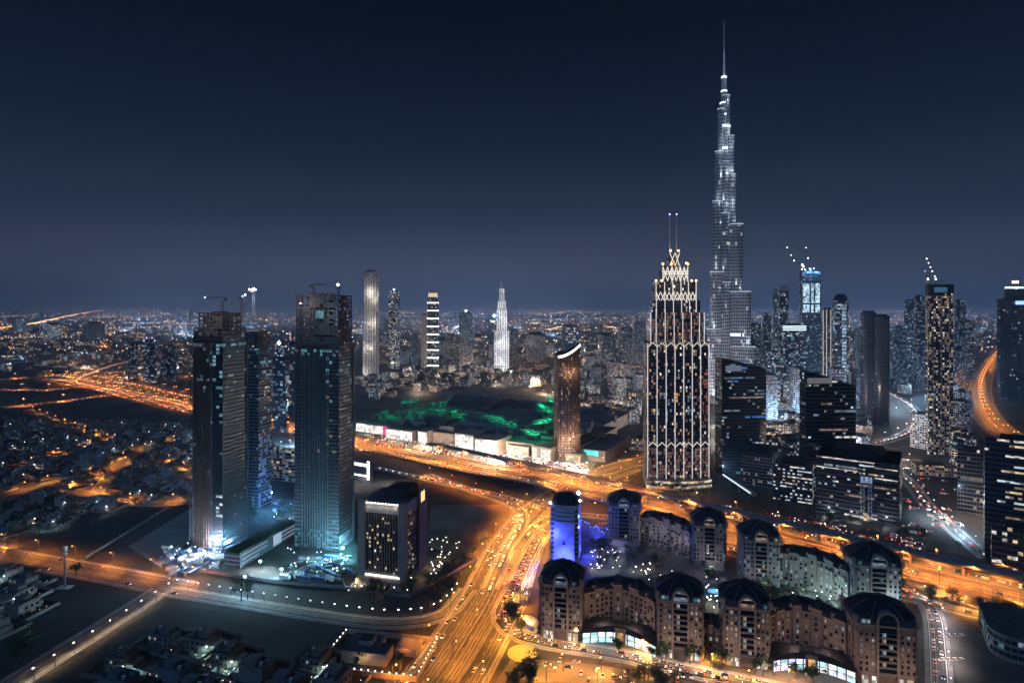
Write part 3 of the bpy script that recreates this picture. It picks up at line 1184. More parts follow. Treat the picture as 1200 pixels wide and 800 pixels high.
# ---------------------------------------------------------------- generic towers
def tower(name, label, cat, xl, xc, xr, yt, yb, thd=0.0, front='R', fh=3.8, bay=3.5, p=.1, mats=None, run=0.0, runm=None, wm=None, gm=None, sp=.3,
          group=None, seed=None, mul=.3, slope=None, capm=None, ribs=None, plan=None, slabm=None):
    cx, cyy, w, d, th = fit(xl, xc, xr, yb, thd, front)
    if plan == 'oval':
        d = min(max(d, w * .8), w * 1.2)
    Y = G(xc, yb)[1]
    z1 = ZT(Y, yt)
    r = thing(name, label, cat, (cx, cyy, 0), th, group)
    o = oval(w, d, 16, .75) if plan == 'oval' else rect(w, d)
    Wl, Gl = MB(), MB()
    top = None
    if slope is not None:
        z2 = ZT(Y, slope)
        top = lambda x, y: z1 + (z2 - z1) * (x + w / 2) / w
        z1m = max(z1, z2)
    else:
        z1m = z1
    facade(Wl, Gl, o, 0, z1m, fh, bay, lits(p, mats or [l_warm, l_white, l_cool], seed or int(xl * 7 + yt), run, runm), wm or m_concd, gm or g_dark, sp, mul, top, .1,
           cap=capm or m_roofg, world=(cx, cyy, th))
    Wl.build("wall", r)
    kind(Gl.build("glazing", r), "stuff")
    if slabm:
        b = MB()
        slabs(b, o, 0, z1m, fh * 2, slabm, .6, .5)
        b.build("floor_slabs", r)
    if slope is None:
        b = MB()
        b.box(-w * .3, w * .3, -d * .3, d * .3, z1 + .05, z1 + max(3, w * .09), m_roofd)
        b.build("roof_plant", r)
    if ribs:
        b = MB()
        n, mm, wd = ribs
        for i in range(n):
            x = -w / 2 + (i + .5) * w / n
            b.box(x - wd / 2, x + wd / 2, -d / 2 - wd * .8, -d / 2 - .05, 4, z1 - 2 if slope is None else min(z1, z2) - 2, mm)
            if i in (0, n - 1):
                sx = -1 if i == 0 else 1
                b.box(sx * w / 2 - .05 if sx > 0 else -w / 2 - wd, (w / 2 + wd) if sx > 0 else -w / 2 + .05, -d * .2, -d * .2 + wd, 4, z1 - 2 if slope is None else min(z1, z2) - 2, mm)
        b.build("facade_ribs", r)
    return r, w, d, z1, Y


# --- brown curved-top tower by the mall
cx, cyy, w, d, th = fit(649, 654, 680, 541, 8, 'R')
Y_ = G(654, 541)[1]
so = thing("curved_top_tower", "slim brown tower with a lit curved crown standing alone by the mall", "skyscraper", (cx, cyy, 0), th)
fo = [(-w / 2, -d / 2)] + [(-w / 2 + w * k / 8, -d / 2 - 3.0 * sin(pi * k / 8)) for k in range(1, 8)] + [(w / 2, -d / 2), (w / 2, d / 2), (-w / 2, d / 2)]
za, zb = ZT(Y_, 417), ZT(Y_, 403)
Wl, Gl = MB(), MB()
facade(Wl, Gl, fo, 0, zb, 3.6, 2.0, lits(.075, [l_warm, l_dimw, l_warm], 4, .0), m_brown, g_brown, .14, 1.15, top=lambda x, y: za + (zb - za) * max(0.0, (x + w / 2) / w) ** 1.6, cap=m_roofd)
Wl.build("wall", so)
kind(Gl.build("glazing", so), "stuff")
b = MB()
k0 = [(-w / 2 + w * k / 8, -d / 2 - 3.4 * sin(pi * k / 8) - .5, za + (zb - za) * (k / 8) ** 1.6) for k in range(9)]
for p, q in zip(k0, k0[1:]):
    b.poly([(p[0], p[1], p[2] - 3.0), (q[0], q[1], q[2] - 3.0), (q[0], q[1], q[2] + .4), (p[0], p[1], p[2] + .4)], l_strip)
    b.poly([(p[0], p[1], p[2] + .4), (q[0], q[1], q[2] + .4), (q[0], q[1] + 2, q[2] + .4), (p[0], p[1] + 2, p[2] + .4)], m_white)
b.build("lit_crown", so)
b = MB()
zt_ = ZT(Y_, 381)
b.prism([(-w * .12, -d * .1), (w * .42, -d * .1), (w * .42, d * .45), (-w * .12, d * .45)], za - 2, zt_, mat("pale_screen", (.45, .42, .40), .8), True, m_roofd)
b.build("upper_screen", so)
b = MB()
for i in range(4):
    for k in range(6):
        if (i * 7 + k * 5) % 3:
            x = -w * .06 + i * w * .115
            z = zb + 1 + k * (zt_ - zb - 3) / 6
            b.box(x, x + w * .07, -d * .1 - .3, -d * .1 - .02, z, z + 1.5, l_white)
b.build("screen_lights", so)
for k in range(3):
    light("wash_light", (-w * .35 + k * w * .33, -d / 2 - 10, 30 + k), 4500, (1, .62, .34), .6, so)
for k in range(3):
    light("wash_light", (-w * .3 + k * w * .3, -d / 2 - 10, 120), 3000, (1, .66, .4), .6, so)

# --- lattice crowned tower
xg, Yg = 794.0, 690.0
sg = Yg / F
tg = thing("lattice_crowned_tower", "tiered tower outlined by white light lines with lattice crowns and twin antennas", "skyscraper", (XT(Yg, xg), Yg + 28, 0), radians(2))
Wl, Gl, Ln, Cr = MB(), MB(), MB(), MB()
m_line = glow("light_line", (.96, .93, .95), 0.9, lo=1)
m_lat = glow("lattice_light", (1.0, .92, .82), .9, lo=1)


def bow(hw, dep, b=5.0, y0=-28.0):
    f = [(-hw + 2 * hw * k / 8, y0 - b * sin(pi * k / 8)) for k in range(9)]
    return f + [(hw * .8, y0 + dep), (-hw * .72, y0 + dep)]


def zz(y):
    return ZT(Yg, y)


lg = lits(.2, [l_warm, l_white, l_dimw, l_dimr, l_amber, l_dimr, l_dimw, l_dimc], 9)
rG = random.Random(6)
colour_col = {2: None, 3: None}


def litG(i, j, e):
    zf = i / 42
    r = rG.random()
    if zf < .2 and r < .5:
        return rG.choice([l_dimr, l_dimr, l_dimr, l_dimw])
    if 10 < i < 28 and e == 2 and r < .10:
        return l_blue
    if 22 < i < 26 and e == 3 and r < .35:
        return l_amber
    if 14 < i < 33 and e == 7 and r < .45:
        return l_red if r < .08 else l_dimr
    if 14 < i < 30 and e == 5 and r < .25:
        return l_cool if r < .1 else l_dimc
    return lg(i, j, e)


tiers = [(37.0, 58, 10, 402, 5), (32.5, 52, 402, 366, 4.5), (28.0, 46, 366, 352, 4), (24.5, 42, 352, 330, 4), (15.5, 30, 330, 311, 3), (6.2, 14, 311, 297, 1.5)]
for k, (hp, dep, ya, yb_, bb) in enumerate(tiers):
    hw = hp * sg
    o = bow(hw, dep, bb, -28 + 3.0 * k)
    z0 = 12 if k == 0 else zz(ya)
    z1 = zz(yb_)
    facade(Wl, Gl, o, z0, z1, 3.8, 2.2, litG if k < 2 else lits(.12, [l_warm, l_dimw, l_white], k), m_concd, g_brown if k == 0 else g_dark, .25, .5, cap=m_roofd, world=(XT(Yg, xg), Yg, 0))
Wl.build("wall", tg)
kind(Gl.build("glazing", tg), "stuff")


def front_y(x, hw, bb, y0):
    return y0 - bb * sin(pi * (x + hw) / (2 * hw)) - .7


def vline(x, k, z0, z1, r=.42, m=None):
    hp, dep, ya, yb_, bb = tiers[k]
    hw = hp * sg
    y = front_y(x, hw, bb, -28 + 3.0 * k)
    Ln.tube((x, y, z0), (x, y, z1), r, m or m_line, 5)


xs = [-36.4, -26, -15.8, -5.6, 4.6, 15.0, 25.4, 36.0]
for x in xs:
    vline(x * sg, 0, 8, zz(402))
for x in xs[1:-1] + [-32, 31.5]:
    vline(x * sg, 1, zz(402), zz(366))
for x in (-26, -15.8, -5.6, 4.6, 15, 24):
    vline(x * sg * .95, 2, zz(366), zz(352))
for x in (-24, -14.5, -5, 4.6, 14, 24):
    vline(x * sg, 3, zz(352), zz(330), .5, m_lat)
for x in (-15, -5, 5, 15):
    vline(x * sg, 4, zz(330), zz(311), .5, m_lat)


def zig(k, xa, xb, n, z0, z1, both=True, r=.5, m=None):
    hp, dep, ya, yb_, bb = tiers[k]
    hw = hp * sg
    Cr = MB()
    for i in range(n):
        a = (xa + (xb - xa) * i / n) * sg
        b_ = (xa + (xb - xa) * (i + 1) / n) * sg
        mid = (a + b_) / 2
        ya_, ym, yb2 = (front_y(q, hw, bb, -28 + 3.0 * k) - .5 for q in (a, mid, b_))
        Cr.tube((a, ya_, z0), (mid, ym, z1), r, m or m_lat, 5)
        Cr.tube((mid, ym, z1), (b_, yb2, z0), r, m or m_lat, 5)
        if both:
            Cr.tube((a, ya_, z1), (mid, ym, z0), r, m or m_lat, 5)
            Cr.tube((mid, ym, z0), (b_, yb2, z1), r, m or m_lat, 5)
    Cr.build("crown_lattice", tg)


zig(0, -36, 36, 7, zz(406), zz(401), False, .42)
zig(0, -36, 36, 7, zz(522), zz(517), False, .42)
zig(3, -24, 24, 5, zz(354), zz(342), False)
zig(3, -24, 24, 5, zz(342), zz(354), False)
zig(4, -15, 15, 3, zz(329), zz(312), True)
zig(4, -15, 15, 3, zz(321), zz(317), True, .7)
zig(5, -6, 6, 1, zz(311), zz(295), True)
Ln.build("light_lines", tg)
for x, k, y in ((-24, 3, 329), (-18, 3, 329), (18, 3, 329), (24, 3, 329), (-15, 4, 309), (-5.5, 4, 309), (13, 4, 308), (15, 4, 309), (-5, 5, 293), (4.5, 5, 293)):
    b = MB()
    b.ball((x * sg, front_y(x * sg, tiers[k][0] * sg, tiers[k][4], -28 + 3.0 * k), zz(y) + .5), 1.5, l_lamps)
    b.build("crown_lamp", tg)
light("crown_light", (0, -30, zz(306)), 6000, (1, .6, .3), .6, tg)
light("crown_light", (0, -42, zz(335)), 9000, (1, .85, .65), .6, tg)
for x in (-4.2, 4.2):
    b = MB()
    b.tube((x * sg, -8, zz(300)), (x * sg, -8, zz(249)), .75, m_white, 5, .45)
    b.build("antenna", tg)
    b = MB()
    b.ball((x * sg, -8, zz(248)), .8, l_lampb)
    b.build("beacon", tg)
b = MB()
b.prism(bow(38.5 * sg, 62, 7, -31), 0, 11.5, m_stone)
b.build("podium", tg)
b = MB()
o = bow(38.8 * sg, 62, 7, -31.4)
for i in range(8):
    p, q = o[i], o[i + 1]
    for z in (2.0, 7.2):
        b.poly([(p[0] * .99, p[1] - .3, z), (q[0] * .99, q[1] - .3, z), (q[0] * .99, q[1] - .3, z + 2.6), (p[0] * .99, p[1] - .3, z + 2.6)], (l_warm, l_dimw, l_white)[(i + int(z)) % 3])
b.build("podium_windows", tg)
for k in range(4):
    light("podium_light", (-30 + k * 20, -50, 9), 2600, WHITE, .5, tg)

# --- slanted dark glass blocks and the offices at their feet
r, w, d, z1, Y_ = tower("slanted_glass_tower", "dark glass tower with slanted roof standing just right of the lattice crowned tower", "office tower", 838, 846, 898, 419, 557, 6, 'R', 4, 3, .05,
      [l_cool, l_dimc, l_dimw], .42, [l_cool, l_dimc, l_blue, l_dimw, l_dimc, l_cyan], gm=g_teal, wm=m_dsteel, sp=.5, mul=.1, slope=432, group="slanted glass towers")
b = MB()
b.box(-w * .42, -w * .06, -d / 2 - .5, -d / 2 - .12, z1 - 17, z1 - 10, glow("soft_sign", (.55, .65, .8), .22, lo=1))
b.build("roof_sign", r)
for k in range(3):
    light("wash_light", ((-.35 + .35 * k) * w, -d / 2 - 16, 8), 7000, (.45, .66, 1), .6, r)  # unseen cool lights added to lift the dark glass front
r, w, d, z1, Y_ = tower("slanted_glass_tower", "dark glass tower with slanted roof and a soft white glow along its top edge", "office tower", 937, 944, 1003, 433, 585, 2, 'R', 4, 3, .05,
      [l_cool, l_dimc, l_dimw], .4, [l_cool, l_white, l_dimw, l_dimc, l_dimc], gm=g_dark, wm=m_dsteel, sp=.5, mul=.1, slope=452, group="slanted glass towers")
b = MB()
b.box(-w * .47, w * .02, -d / 2 - .5, -d / 2 - .12, z1 - 15, z1 - 9, glow("soft_sign_b", (.6, .6, .66), .2, lo=1))
b.build("roof_sign", r)
for k in range(3):
    light("wash_light", ((-.35 + .35 * k) * w, -d / 2 - 16, 8), 7000, (.45, .66, 1), .6, r)  # same added cool fill for the second slanted tower
r, w, d, z1, Y_ = tower("office_block", "long dark office block with white lit rows and gridded bays along the highway", "office block", 956, 1054, 1057, 545, 617, -35, 'L', 4, 2.6, .06,
      [l_white, l_cool], .5, [l_white, l_warm, l_cool, l_dimw], wm=m_dsteel, sp=.58, mul=.1, slabm=m_slab, group="offices along the highway")
b = MB()
for x0 in (.06, .15):
    for dx in (0, .035):
        b.box((x0 + dx) * w - .3, (x0 + dx) * w + .3, -d / 2 - 1.6, -d / 2 - .8, 1, z1 * .62, m_white)
    for k in range(9):
        z = 2 + k * z1 * .62 / 9
        b.box(x0 * w + .3, (x0 + .035) * w - .3, -d / 2 - 1.5, -d / 2 - .9, z, z + .4, m_white)
b.build("lattice_columns", r)
b = MB()
b.box(.055 * w, .19 * w, -d / 2 - 2.2, -d / 2 - .7, z1 * .64, z1 * .74, glow("atrium_sign", (.45, .62, 1), .6, cell=(2, 2, 2)))
b.build("blue_sign", r)
b = MB()
for z in (z1 * .80, z1 * .97):
    b.box(-w * .49, w * .02, -d / 2 - .9, -d / 2 - .62, z, z + .9, glow("row_light", (1, .9, .78), .8, cell=(5, 5, 5)))
    b.box(w * .22, w * .48, -d / 2 - .9, -d / 2 - .62, z - z1 * .07, z - z1 * .07 + .9, glow("row_light", (1, .9, .78), .8))
b.build("lit_bands", r)
b = MB()
b.box(.09 * w, .155 * w, -d / 2 - 1.7, -d / 2 - .75, .6, 6.5, l_warm)
b.build("lit_entrance", r)
for k in range(3):
    light("wash_light", (-w * .35 + k * w * .35, -d / 2 - 12, 4), 2600, (.8, .9, 1), .5, r)
tower("office_block", "small office block with bright white storey bands beside the highway", "office block", 906, 952, 955, 549, 593, -30, 'L', 3.6, 2.4, .25,
      [l_white, l_cool], .75, [l_white, l_white, l_cool], wm=m_dsteel, sp=.6, mul=.12, group="offices along the highway")
tower("office_block", "low grey block between the dark glass tower and the white banded office", "office block", 868, 905, 912, 535, 572, -30, 'L', 3.6, 2.6, .08,
      [l_dimw, l_dimc], .1, wm=m_conc, sp=.4, group="offices along the highway")
tower("office_block", "office block with warm lit rows at the right edge", "office block", 1154, 1250, 1256, 522, 672, -35, 'L', 4.2, 2.6, .05,
      [l_white, l_warm], .8, [l_warm, l_white, l_dimw, l_cool, l_dimc], gm=g_blue, wm=m_dsteel, sp=.58, mul=.1, slabm=m_slab, group="offices along the highway")
tower("office_block", "dark office wing with few lit rooms left of the warm lit office block", "office block", 1122, 1152, 1160, 528, 604, -35, 'L', 4, 2.6, .06,
      [l_white, l_dimw], .15, wm=m_concd, sp=.35, group="offices along the highway")
tower("office_block", "low block with glowing warm rooms before the office at right", "office block", 1162, 1245, 1250, 628, 690, -35, 'L', 4.2, 3.2, .25,
      [l_warm, l_white], .3, [l_warm], wm=m_concd, sp=.4, group="offices along the highway")

# --- residential towers at right
r, w, d, z1, Y_ = tower("residential_tower", "tall tower speckled with warm lit rooms and a crane on its dark top", "residential tower", 1085, 1089, 1117, 344, 533, -2, 'R', 3.6, 3.0, .5,
      [l_warm, l_white, l_dimw, l_dimw, l_dimw, l_dimc, l_dimw], 0, wm=m_concd, sp=.35, mul=.6, ribs=(3, m_conc, .9))
b = MB()
b.prism(rect(w * 1.06, d * 1.06), z1, ZT(Y_, 333), m_dsteel, bottom=True)
b.build("crown", r)
b = MB()
b.box(-w * .3, w * .25, -d * .55, -d * .533, z1 + 2, z1 + 9, glow("crown_light", (.15, .4, .8), .25, lo=1))
b.build("crown_panel", r)
x, y = XT(Y_, 1099), Y_ + d * .5
crane("tower_crane", "crane strung with white lamps atop the speckled residential tower", (x, y, ZT(Y_, 333)), 6, 32, radians(180), [(t_, .9, l_lampw) for t_ in (.15, .4, .6, .8, 1.0)] + [(.02, 1.6, l_lampw)], tilt=radians(66))
crane("tower_crane", "short lamp topped crane atop the speckled residential tower", (x - 9, y + 3, ZT(Y_, 333)), 6, 14, radians(180), [(.05, 1.6, l_lampw), (.9, .7, l_lampb)], tilt=radians(70))
tower("round_shouldered_tower", "dark unlit tower with two rounded shoulders", "skyscraper", 1008, 1011, 1027, 366, 497, 0, 'R', 4, 3.2, .012, [l_dimc, l_dimw], gm=g_blue, wm=m_concd, plan='oval')
tower("round_shouldered_wing", "lower shoulder of the dark unlit tower", "skyscraper", 1021, 1025, 1043, 370, 498, 0, 'R', 4, 3.2, .015, [l_dimc, l_blue], gm=g_blue, wm=m_concd, plan='oval')
r, w, d, z1, Y_ = tower("spired_tower", "dark broad tower with stepped lit top and spire at the right edge", "skyscraper", 1168, 1172, 1212, 350, 468, -4, 'R', 4, 3.4, .035, [l_dimc, l_dimw, l_cool], .03, gm=g_blue, wm=m_concd)
b = MB()
cxr = 0
b.prism(rect(w * .6, d * .6), z1, ZT(Y_, 338), m_concd)
b.prism(oval(w * .36, d * .36, 10), ZT(Y_, 338), ZT(Y_, 332), m_steel)
b.build("stepped_crown", r)
b = MB()
b.prism(oval(w * .62, d * .62, 12), ZT(Y_, 338.5), ZT(Y_, 336), l_stripc, bottom=True)
b.prism(oval(w * .2, d * .2, 10), ZT(Y_, 332), ZT(Y_, 329), l_strip, bottom=True)
b.build("crown_lights", r)
b = MB()
b.tube((0, 0, ZT(Y_, 330)), (0, 0, ZT(Y_, 319)), 1.3, m_steel, 6, .3)
b.build("spire", r)
b = MB()
b.box(-w * .05, w * .5, -d / 2 - .6, -d / 2 - .12, z1 - 13, z1 - 5, glow("blue_sign", (.3, .55, 1), 1.8, lo=1))
b.build("blue_sign", r)
# construction tower glowing blue
r, w, d, z1, Y_ = tower("construction_tower", "tower under construction glowing white-blue on its upper floors", "skyscraper", 937, 940, 962, 318, 452, 0, 'R', 4, 3.4, .12, [l_cool, l_dimc, l_cyan], 0, gm=g_blue, wm=m_slab)
b = MB()
for ya, yb_ in ((355, 332), (366, 357)):
    for x0, x1 in ((-.46, -.12), (-.02, .1), (.2, .44)):
        b.box(x0 * w, x1 * w, -d / 2 - .8, -d / 2 - .15, ZT(Y_, ya), ZT(Y_, yb_), glow("site_light", (.55, .82, 1), 1.1, cell=(4, 4, 5)))
b.build("lit_floors", r)
for k in range(9):
    b = MB()
    b.ball((rnd.uniform(-.5, .5) * w, -d * .3, z1 + rnd.uniform(-8, 18)), rnd.uniform(1.6, 3.2), l_lampc if k % 3 else l_lampb)
    b.build("site_lamp", r)
for k in range(3):
    light("site_light", ((-.3 + .3 * k) * w, -d * .7, z1 + 4), 110000, (.25, .58, 1), 2, r)
x, y = XT(Y_, 938), Y_ + 12
crane("tower_crane", "leaning crane left of the glowing construction tower's top", (x, y, z1), 8, 66, radians(180), [(.35, 1.6, l_lampw), (.6, 1.3, l_lampw), (.95, 1.3, l_lampw)], tilt=radians(62))
crane("tower_crane", "upright crane right of the glowing construction tower's top", (x + 30, y, z1), 10, 56, radians(180), [(.45, 1.6, l_lampw), (.95, 1.3, l_lampw)], tilt=radians(80))

FAR = [
    ("twin_top_tower", "grey tower with twin rounded tops left of the glowing construction tower", 905, 907, 913, 345, 460, .04, [l_dimc, l_cool], g_blue, 'oval'),
    ("twin_top_tower", "pale grey rounded tower with faint blue windows left of the construction site", 912, 914, 925, 341, 458, .05, [l_dimc, l_cool], g_blue, 'oval'),
    ("terrace_top_tower", "blue lit tower with a bright white roof terrace before the construction tower", 915, 918, 944, 381, 472, .12, [l_cool, l_cyan, l_dimc], g_blue, None),
    ("striped_tower", "slim tower with two pale vertical light lines beside the construction tower", 963, 966, 976, 362, 466, .04, [l_dimw, l_dimc], g_dark, None),
    ("sail_tower", "curved sail shaped tower with a band of white-blue windows", 975, 978, 995, 352, 468, .1, [l_cool, l_dimc], g_blue, 'oval'),
    ("distant_tower", "dim grey tower behind the dark rounded shoulder tower", 1046, 1048, 1062, 383, 455, .05, [l_dimc], g_blue, None),
    ("distant_tower", "dim tower with blue lit top lamps left of the speckled tower", 1059, 1061, 1074, 352, 452, .08, [l_dimc, l_cool], g_blue, None),
    ("distant_tower", "dim slab tower close left of the speckled tower", 1071, 1073, 1084, 347, 458, .05, [l_dimc, l_dimw], g_blue, None),
    ("distant_tower", "dim blue tower just right of the speckled tower", 1118, 1120, 1132, 352, 452, .05, [l_dimc], g_blue, None),
    ("distant_tower", "lower dim tower between speckled tower and curved highway", 1128, 1130, 1142, 376, 446, .1, [l_dimc, l_dimw], g_dark, None),
    ("distant_tower", "dim tower with few lights left of the tallest tower's base", 872, 874, 892, 380, 452, .08, [l_dimc, l_cool], g_blue, None),
    ("distant_tower", "narrow dim tower between tallest tower and twin tops", 893, 895, 904, 368, 456, .06, [l_dimc], g_blue, None),
    ("distant_tower", "grey tower with lit rooms right behind the slanted glass tower", 898, 900, 914, 412, 474, .15, [l_dimc, l_cool], g_dark, None),
    ("mid_tower", "dark tower with cool lit rooms behind the unfinished left towers", 317, 320, 334, 420, 505, .22, [l_cool, l_cyan, l_blue], g_blue, None),
    ("mid_tower", "blue lit tower with glowing roof between the unfinished towers", 319, 322, 331, 405, 488, .45, [l_cool, l_cyan, l_cyan], g_blue, None),
    ("mid_tower", "pale slim tower touching the ribbed unfinished tower's left edge", 337, 339, 346, 402, 480, .2, [l_warm, l_dimw], g_dark, None),
    ("pale_slab_tower", "tallest pale ribbed slab tower right of the unfinished towers", 423.5, 426, 442, 318, 440, .10, [l_dimw, l_dimc], g_dark, None),
    ("lit_tower", "slim greyish tower with many lit rooms and a blue roof lamp", 453, 455, 468, 341, 432, .5, [l_white, l_cool, l_dimw, l_dimc], g_dark, None),
    ("banded_tower", "tower with bright white horizontal bands and a warm lit cap", 499, 501, 513, 348, 440, .2, [l_white, l_dimw], g_dark, None),
    ("pale_slab_tower", "pale slab leaning against the white banded tower", 492, 494, 500, 368, 436, .08, [l_dimw], g_dark, None),
    ("teal_tower", "teal grey tower with a lit roof right of the white banded tower", 536, 538, 554, 366, 434, .16, [l_cyan, l_dimc], g_teal, None),
    ("low_tower", "short blue grey tower between the pale towers", 480, 482, 491, 392, 428, .12, [l_dimc], g_blue, None),
    ("low_tower", "short dark tower right of the white banded tower", 518, 520, 536, 392, 432, .1, [l_dimc, l_dimw], g_blue, None),
    ("low_tower", "dark slab right of the spired white tower", 597, 599, 608, 386, 432, .12, [l_dimc], g_blue, None),
    ("low_tower", "dim tower left of the brown curved-top tower", 616, 618, 640, 392, 424, .14, [l_dimc, l_dimw], g_blue, None),
    ("low_tower", "dark brown twin tower by the far left interchange", 142, 150, 160, 402, 446, .03, [l_dimw, l_dimc], g_brown, None),
    ("low_tower", "dark tower with red lit roof line by the far left interchange", 160, 168, 182, 399, 448, .08, [l_dimc, l_cool], g_dark, None),
    ("low_tower", "blue grey mid-rise right of the red roofed tower", 184, 188, 205, 405, 446, .2, [l_dimc, l_blue, l_dimr], g_blue, None),
    ("low_tower", "pale slim block touching the left unfinished tower", 217, 219, 226, 406, 432, .25, [l_warm, l_dimw], g_dark, None),
    ("lit_slab", "low slab with a bright white facade near the far left horizon", 47, 49, 78, 380, 398, .45, [l_strip, l_stripc, l_cool], g_dark, None),
    ("lit_slab", "low pale block with bright roof line at the far left", 95, 98, 131, 379, 400, .35, [l_cool, l_dimc], g_blue, None),
    ("mid_tower", "grey tower with cool rooms right of the brown curved-top tower", 724, 727, 742, 385, 428, .2, [l_dimc, l_cool, l_dimw], g_blue, None),
    ("mid_tower", "pair of dim blocks before the far horizon left of the lattice tower", 700, 704, 720, 392, 428, .2, [l_dimc, l_cool, l_dimw], g_blue, None),
    ("mid_tower", "dim block close left of the lattice crowned tower", 741, 743, 757, 378, 432, .14, [l_dimc, l_dimw], g_blue, None),
    ("mid_tower", "dark block behind the lattice crowned tower's right side", 822, 824, 836, 398, 470, .12, [l_dimc, l_cool], g_blue, None),
]
for i, (nm, lb, xl, xc, xr, yt, yb_, p, ms, gm, pl) in enumerate(FAR):
    kw = {}
    if nm == 'lit_slab':
        kw = dict(wm=m_concd, mul=2.2)
    if nm == "pale_slab_tower":
        kw = dict(wm=mat("pale_cladding", (.5, .47, .44), .7), ribs=(5, mat("pale_cladding", (.5, .47, .44), .7), 3.0), mul=1.2)
    if nm == "striped_tower":
        kw = dict(ribs=(2, glow("thin_light_line", (1, .92, .85), .55, lo=1), 1.1))
    p = p if p > .18 else p + .22
    ms = ms if p <= .3 and len(ms) > 3 else ms + [l_dimc] * 3  # extra dim cool panes added so far facades read bluish
    r, w, d, z1, Y_ = tower(nm, lb, "skyscraper" if yt < 375 else "tower block", xl, xc, xr, yt, yb_, 0 if xl > 590 else -10, 'R' if xl > 600 else 'L' if False else 'R', 4.2, 4.0, p, ms, .02,
                            gm=gm, plan=pl, group=None, seed=i + 50, wm=kw.pop("wm", m_concd if i % 3 else m_slab), **kw)
    if nm == "terrace_top_tower":
        b = MB()
        for k in range(3):
            b.box(-w / 2 - 1, w / 2 + 1, -d / 2 - 1.2, -d / 2 - .2, z1 - 3 - k * 4, z1 - 1.4 - k * 4, l_stripc)
        b.build("terrace_lights", r)
        light("terrace_light", (0, -d * .2, z1 + 12), 60000, (.4, .7, 1), 1, r)
    if nm == "banded_tower":
        b = MB()
        for k in range(9):
            z = z1 * (.12 + .1 * k)
            b.box(-w / 2 - 1.2, w / 2 + 1.2, -d / 2 - 1.4, -d / 2 - .2, z, z + 3.2, l_strip)
            b.box(w / 2 + .2, w / 2 + 1.4, -d / 2 - .2, d / 2, z, z + 3.2, l_strip)
        b.build("light_bands", r)
        b = MB()
        b.prism(oval(w * .9, d * .9, 10), z1 + .1, z1 + 12, glow("warm_cap", (1, .7, .5), .9, lo=1))
        b.build("lit_cap", r)
        b = MB()
        b.prism(oval(w * .6, d * .6, 10), z1 + 12, z1 + 18, m_conc)
        b.build("cap_top", r)
    if nm == "pale_slab_tower" and yt < 330:
        for k in range(4):
            light("wash_light", (-w * .4 + k * w * .27, -d / 2 - 22, 8 + 75 * k), 32000, (1, .9, .8), 1, r)
        light("wash_light", (0, -d / 2 - 14, 250), 24000, (1, .92, .85), 1, r)
    if nm in ("lit_tower", "teal_tower") or "glowing roof" in lb:
        b = MB()
        b.ball((0, -d * .3, z1 + 5), 4, l_lampb if nm == "lit_tower" else l_lampc)
        b.build("roof_lamp", r)
        light("roof_light", (0, -d * .7, z1 + 8), 40000, (.45, .75, 1), 1, r)
    if nm == "sail_tower":
        b = MB()
        for k in range(26):
            z = 20 + k * (z1 - 26) / 26
            b.box(-w * .12, w * .16, -d / 2 - 1.2, -d / 2 - .2, z, z + (z1 / 26) * .55, glow('band_light', (.55, .75, 1), .7) if (k * 7) % 5 else l_dimc)
        b.build("window_band", r)
        b = MB()
        b.loft([[(x * s, y * s, z) for x, y in oval(w * .98, d * .98, 14)] for s, z in ((1, z1), (.8, z1 + 9), (.45, z1 + 15))], g_blue)
        b.build("curved_top", r)
    if "red lit roof" in lb:
        b = MB()
        for k in range(7):
            t_ = pi * k / 6
            b.ball((cos(t_) * w * .45, -d / 2, z1 + sin(t_) * 9), 1.4, l_tail if k % 2 else l_lampb)
        b.build("roof_lamps", r)
    if nm == "twin_top_tower":
        b = MB()
        b.loft([[(x * s, y * s, z) for x, y in oval(w * .98, d * .98, 14)] for s, z in ((1, z1), (.9, z1 + 8), (.6, z1 + 14))], m_slab)
        b.build("rounded_top", r)

# --- white lit spired tower in the distance
Ya = G(588, 437)[1]
sa = Ya / F
ad = thing("spired_white_tower", "distant white floodlit stepped tower with a spire and a blue lamp beside it", "skyscraper", (XT(Ya, 588), Ya + 20, 0), 0)
b, g_, st = MB(), MB(), MB()
for hp, ya, yb_ in ((8, 437, 387), (5.5, 387, 362), (4.2, 362, 352), (2.4, 352, 338)):
    hw = hp * sa
    facade(b, g_, rect(hw * 2, hw * 1.8), 0 if ya == 437 else ZT(Ya, ya), ZT(Ya, yb_), 5, 4, lits(.25, [l_white, l_cool], int(hp)), m_white, g_dark, .3, 1.2, cap=m_conc)
    n = max(2, int(hp * .9))
    for i in range(n + 1):
        x = -hw + 2 * hw * i / n
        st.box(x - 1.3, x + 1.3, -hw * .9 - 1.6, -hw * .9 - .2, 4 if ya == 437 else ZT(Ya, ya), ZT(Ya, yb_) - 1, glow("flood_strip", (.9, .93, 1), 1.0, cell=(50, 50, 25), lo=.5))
b.build("wall", ad)
kind(g_.build("glazing", ad), "stuff")
st.build("light_strips", ad)
b = MB()
b.tube((0, 0, ZT(Ya, 340)), (0, 0, ZT(Ya, 330)), 3.6, m_white, 6, 2.6)
b.build("spire", ad)
b = MB()
b.ball((-9 * sa, -8, ZT(Ya, 370)), 6, l_lampb)
b.build("blue_lamp", ad)
light("blue_light", (-9 * sa, -16, ZT(Ya, 370)), 300000, (.12, .4, 1), 2, ad)
for k in range(3):
    light("wash_light", (0, -40, 30 + k * 70), 30000, (.95, .95, 1), 1, ad)

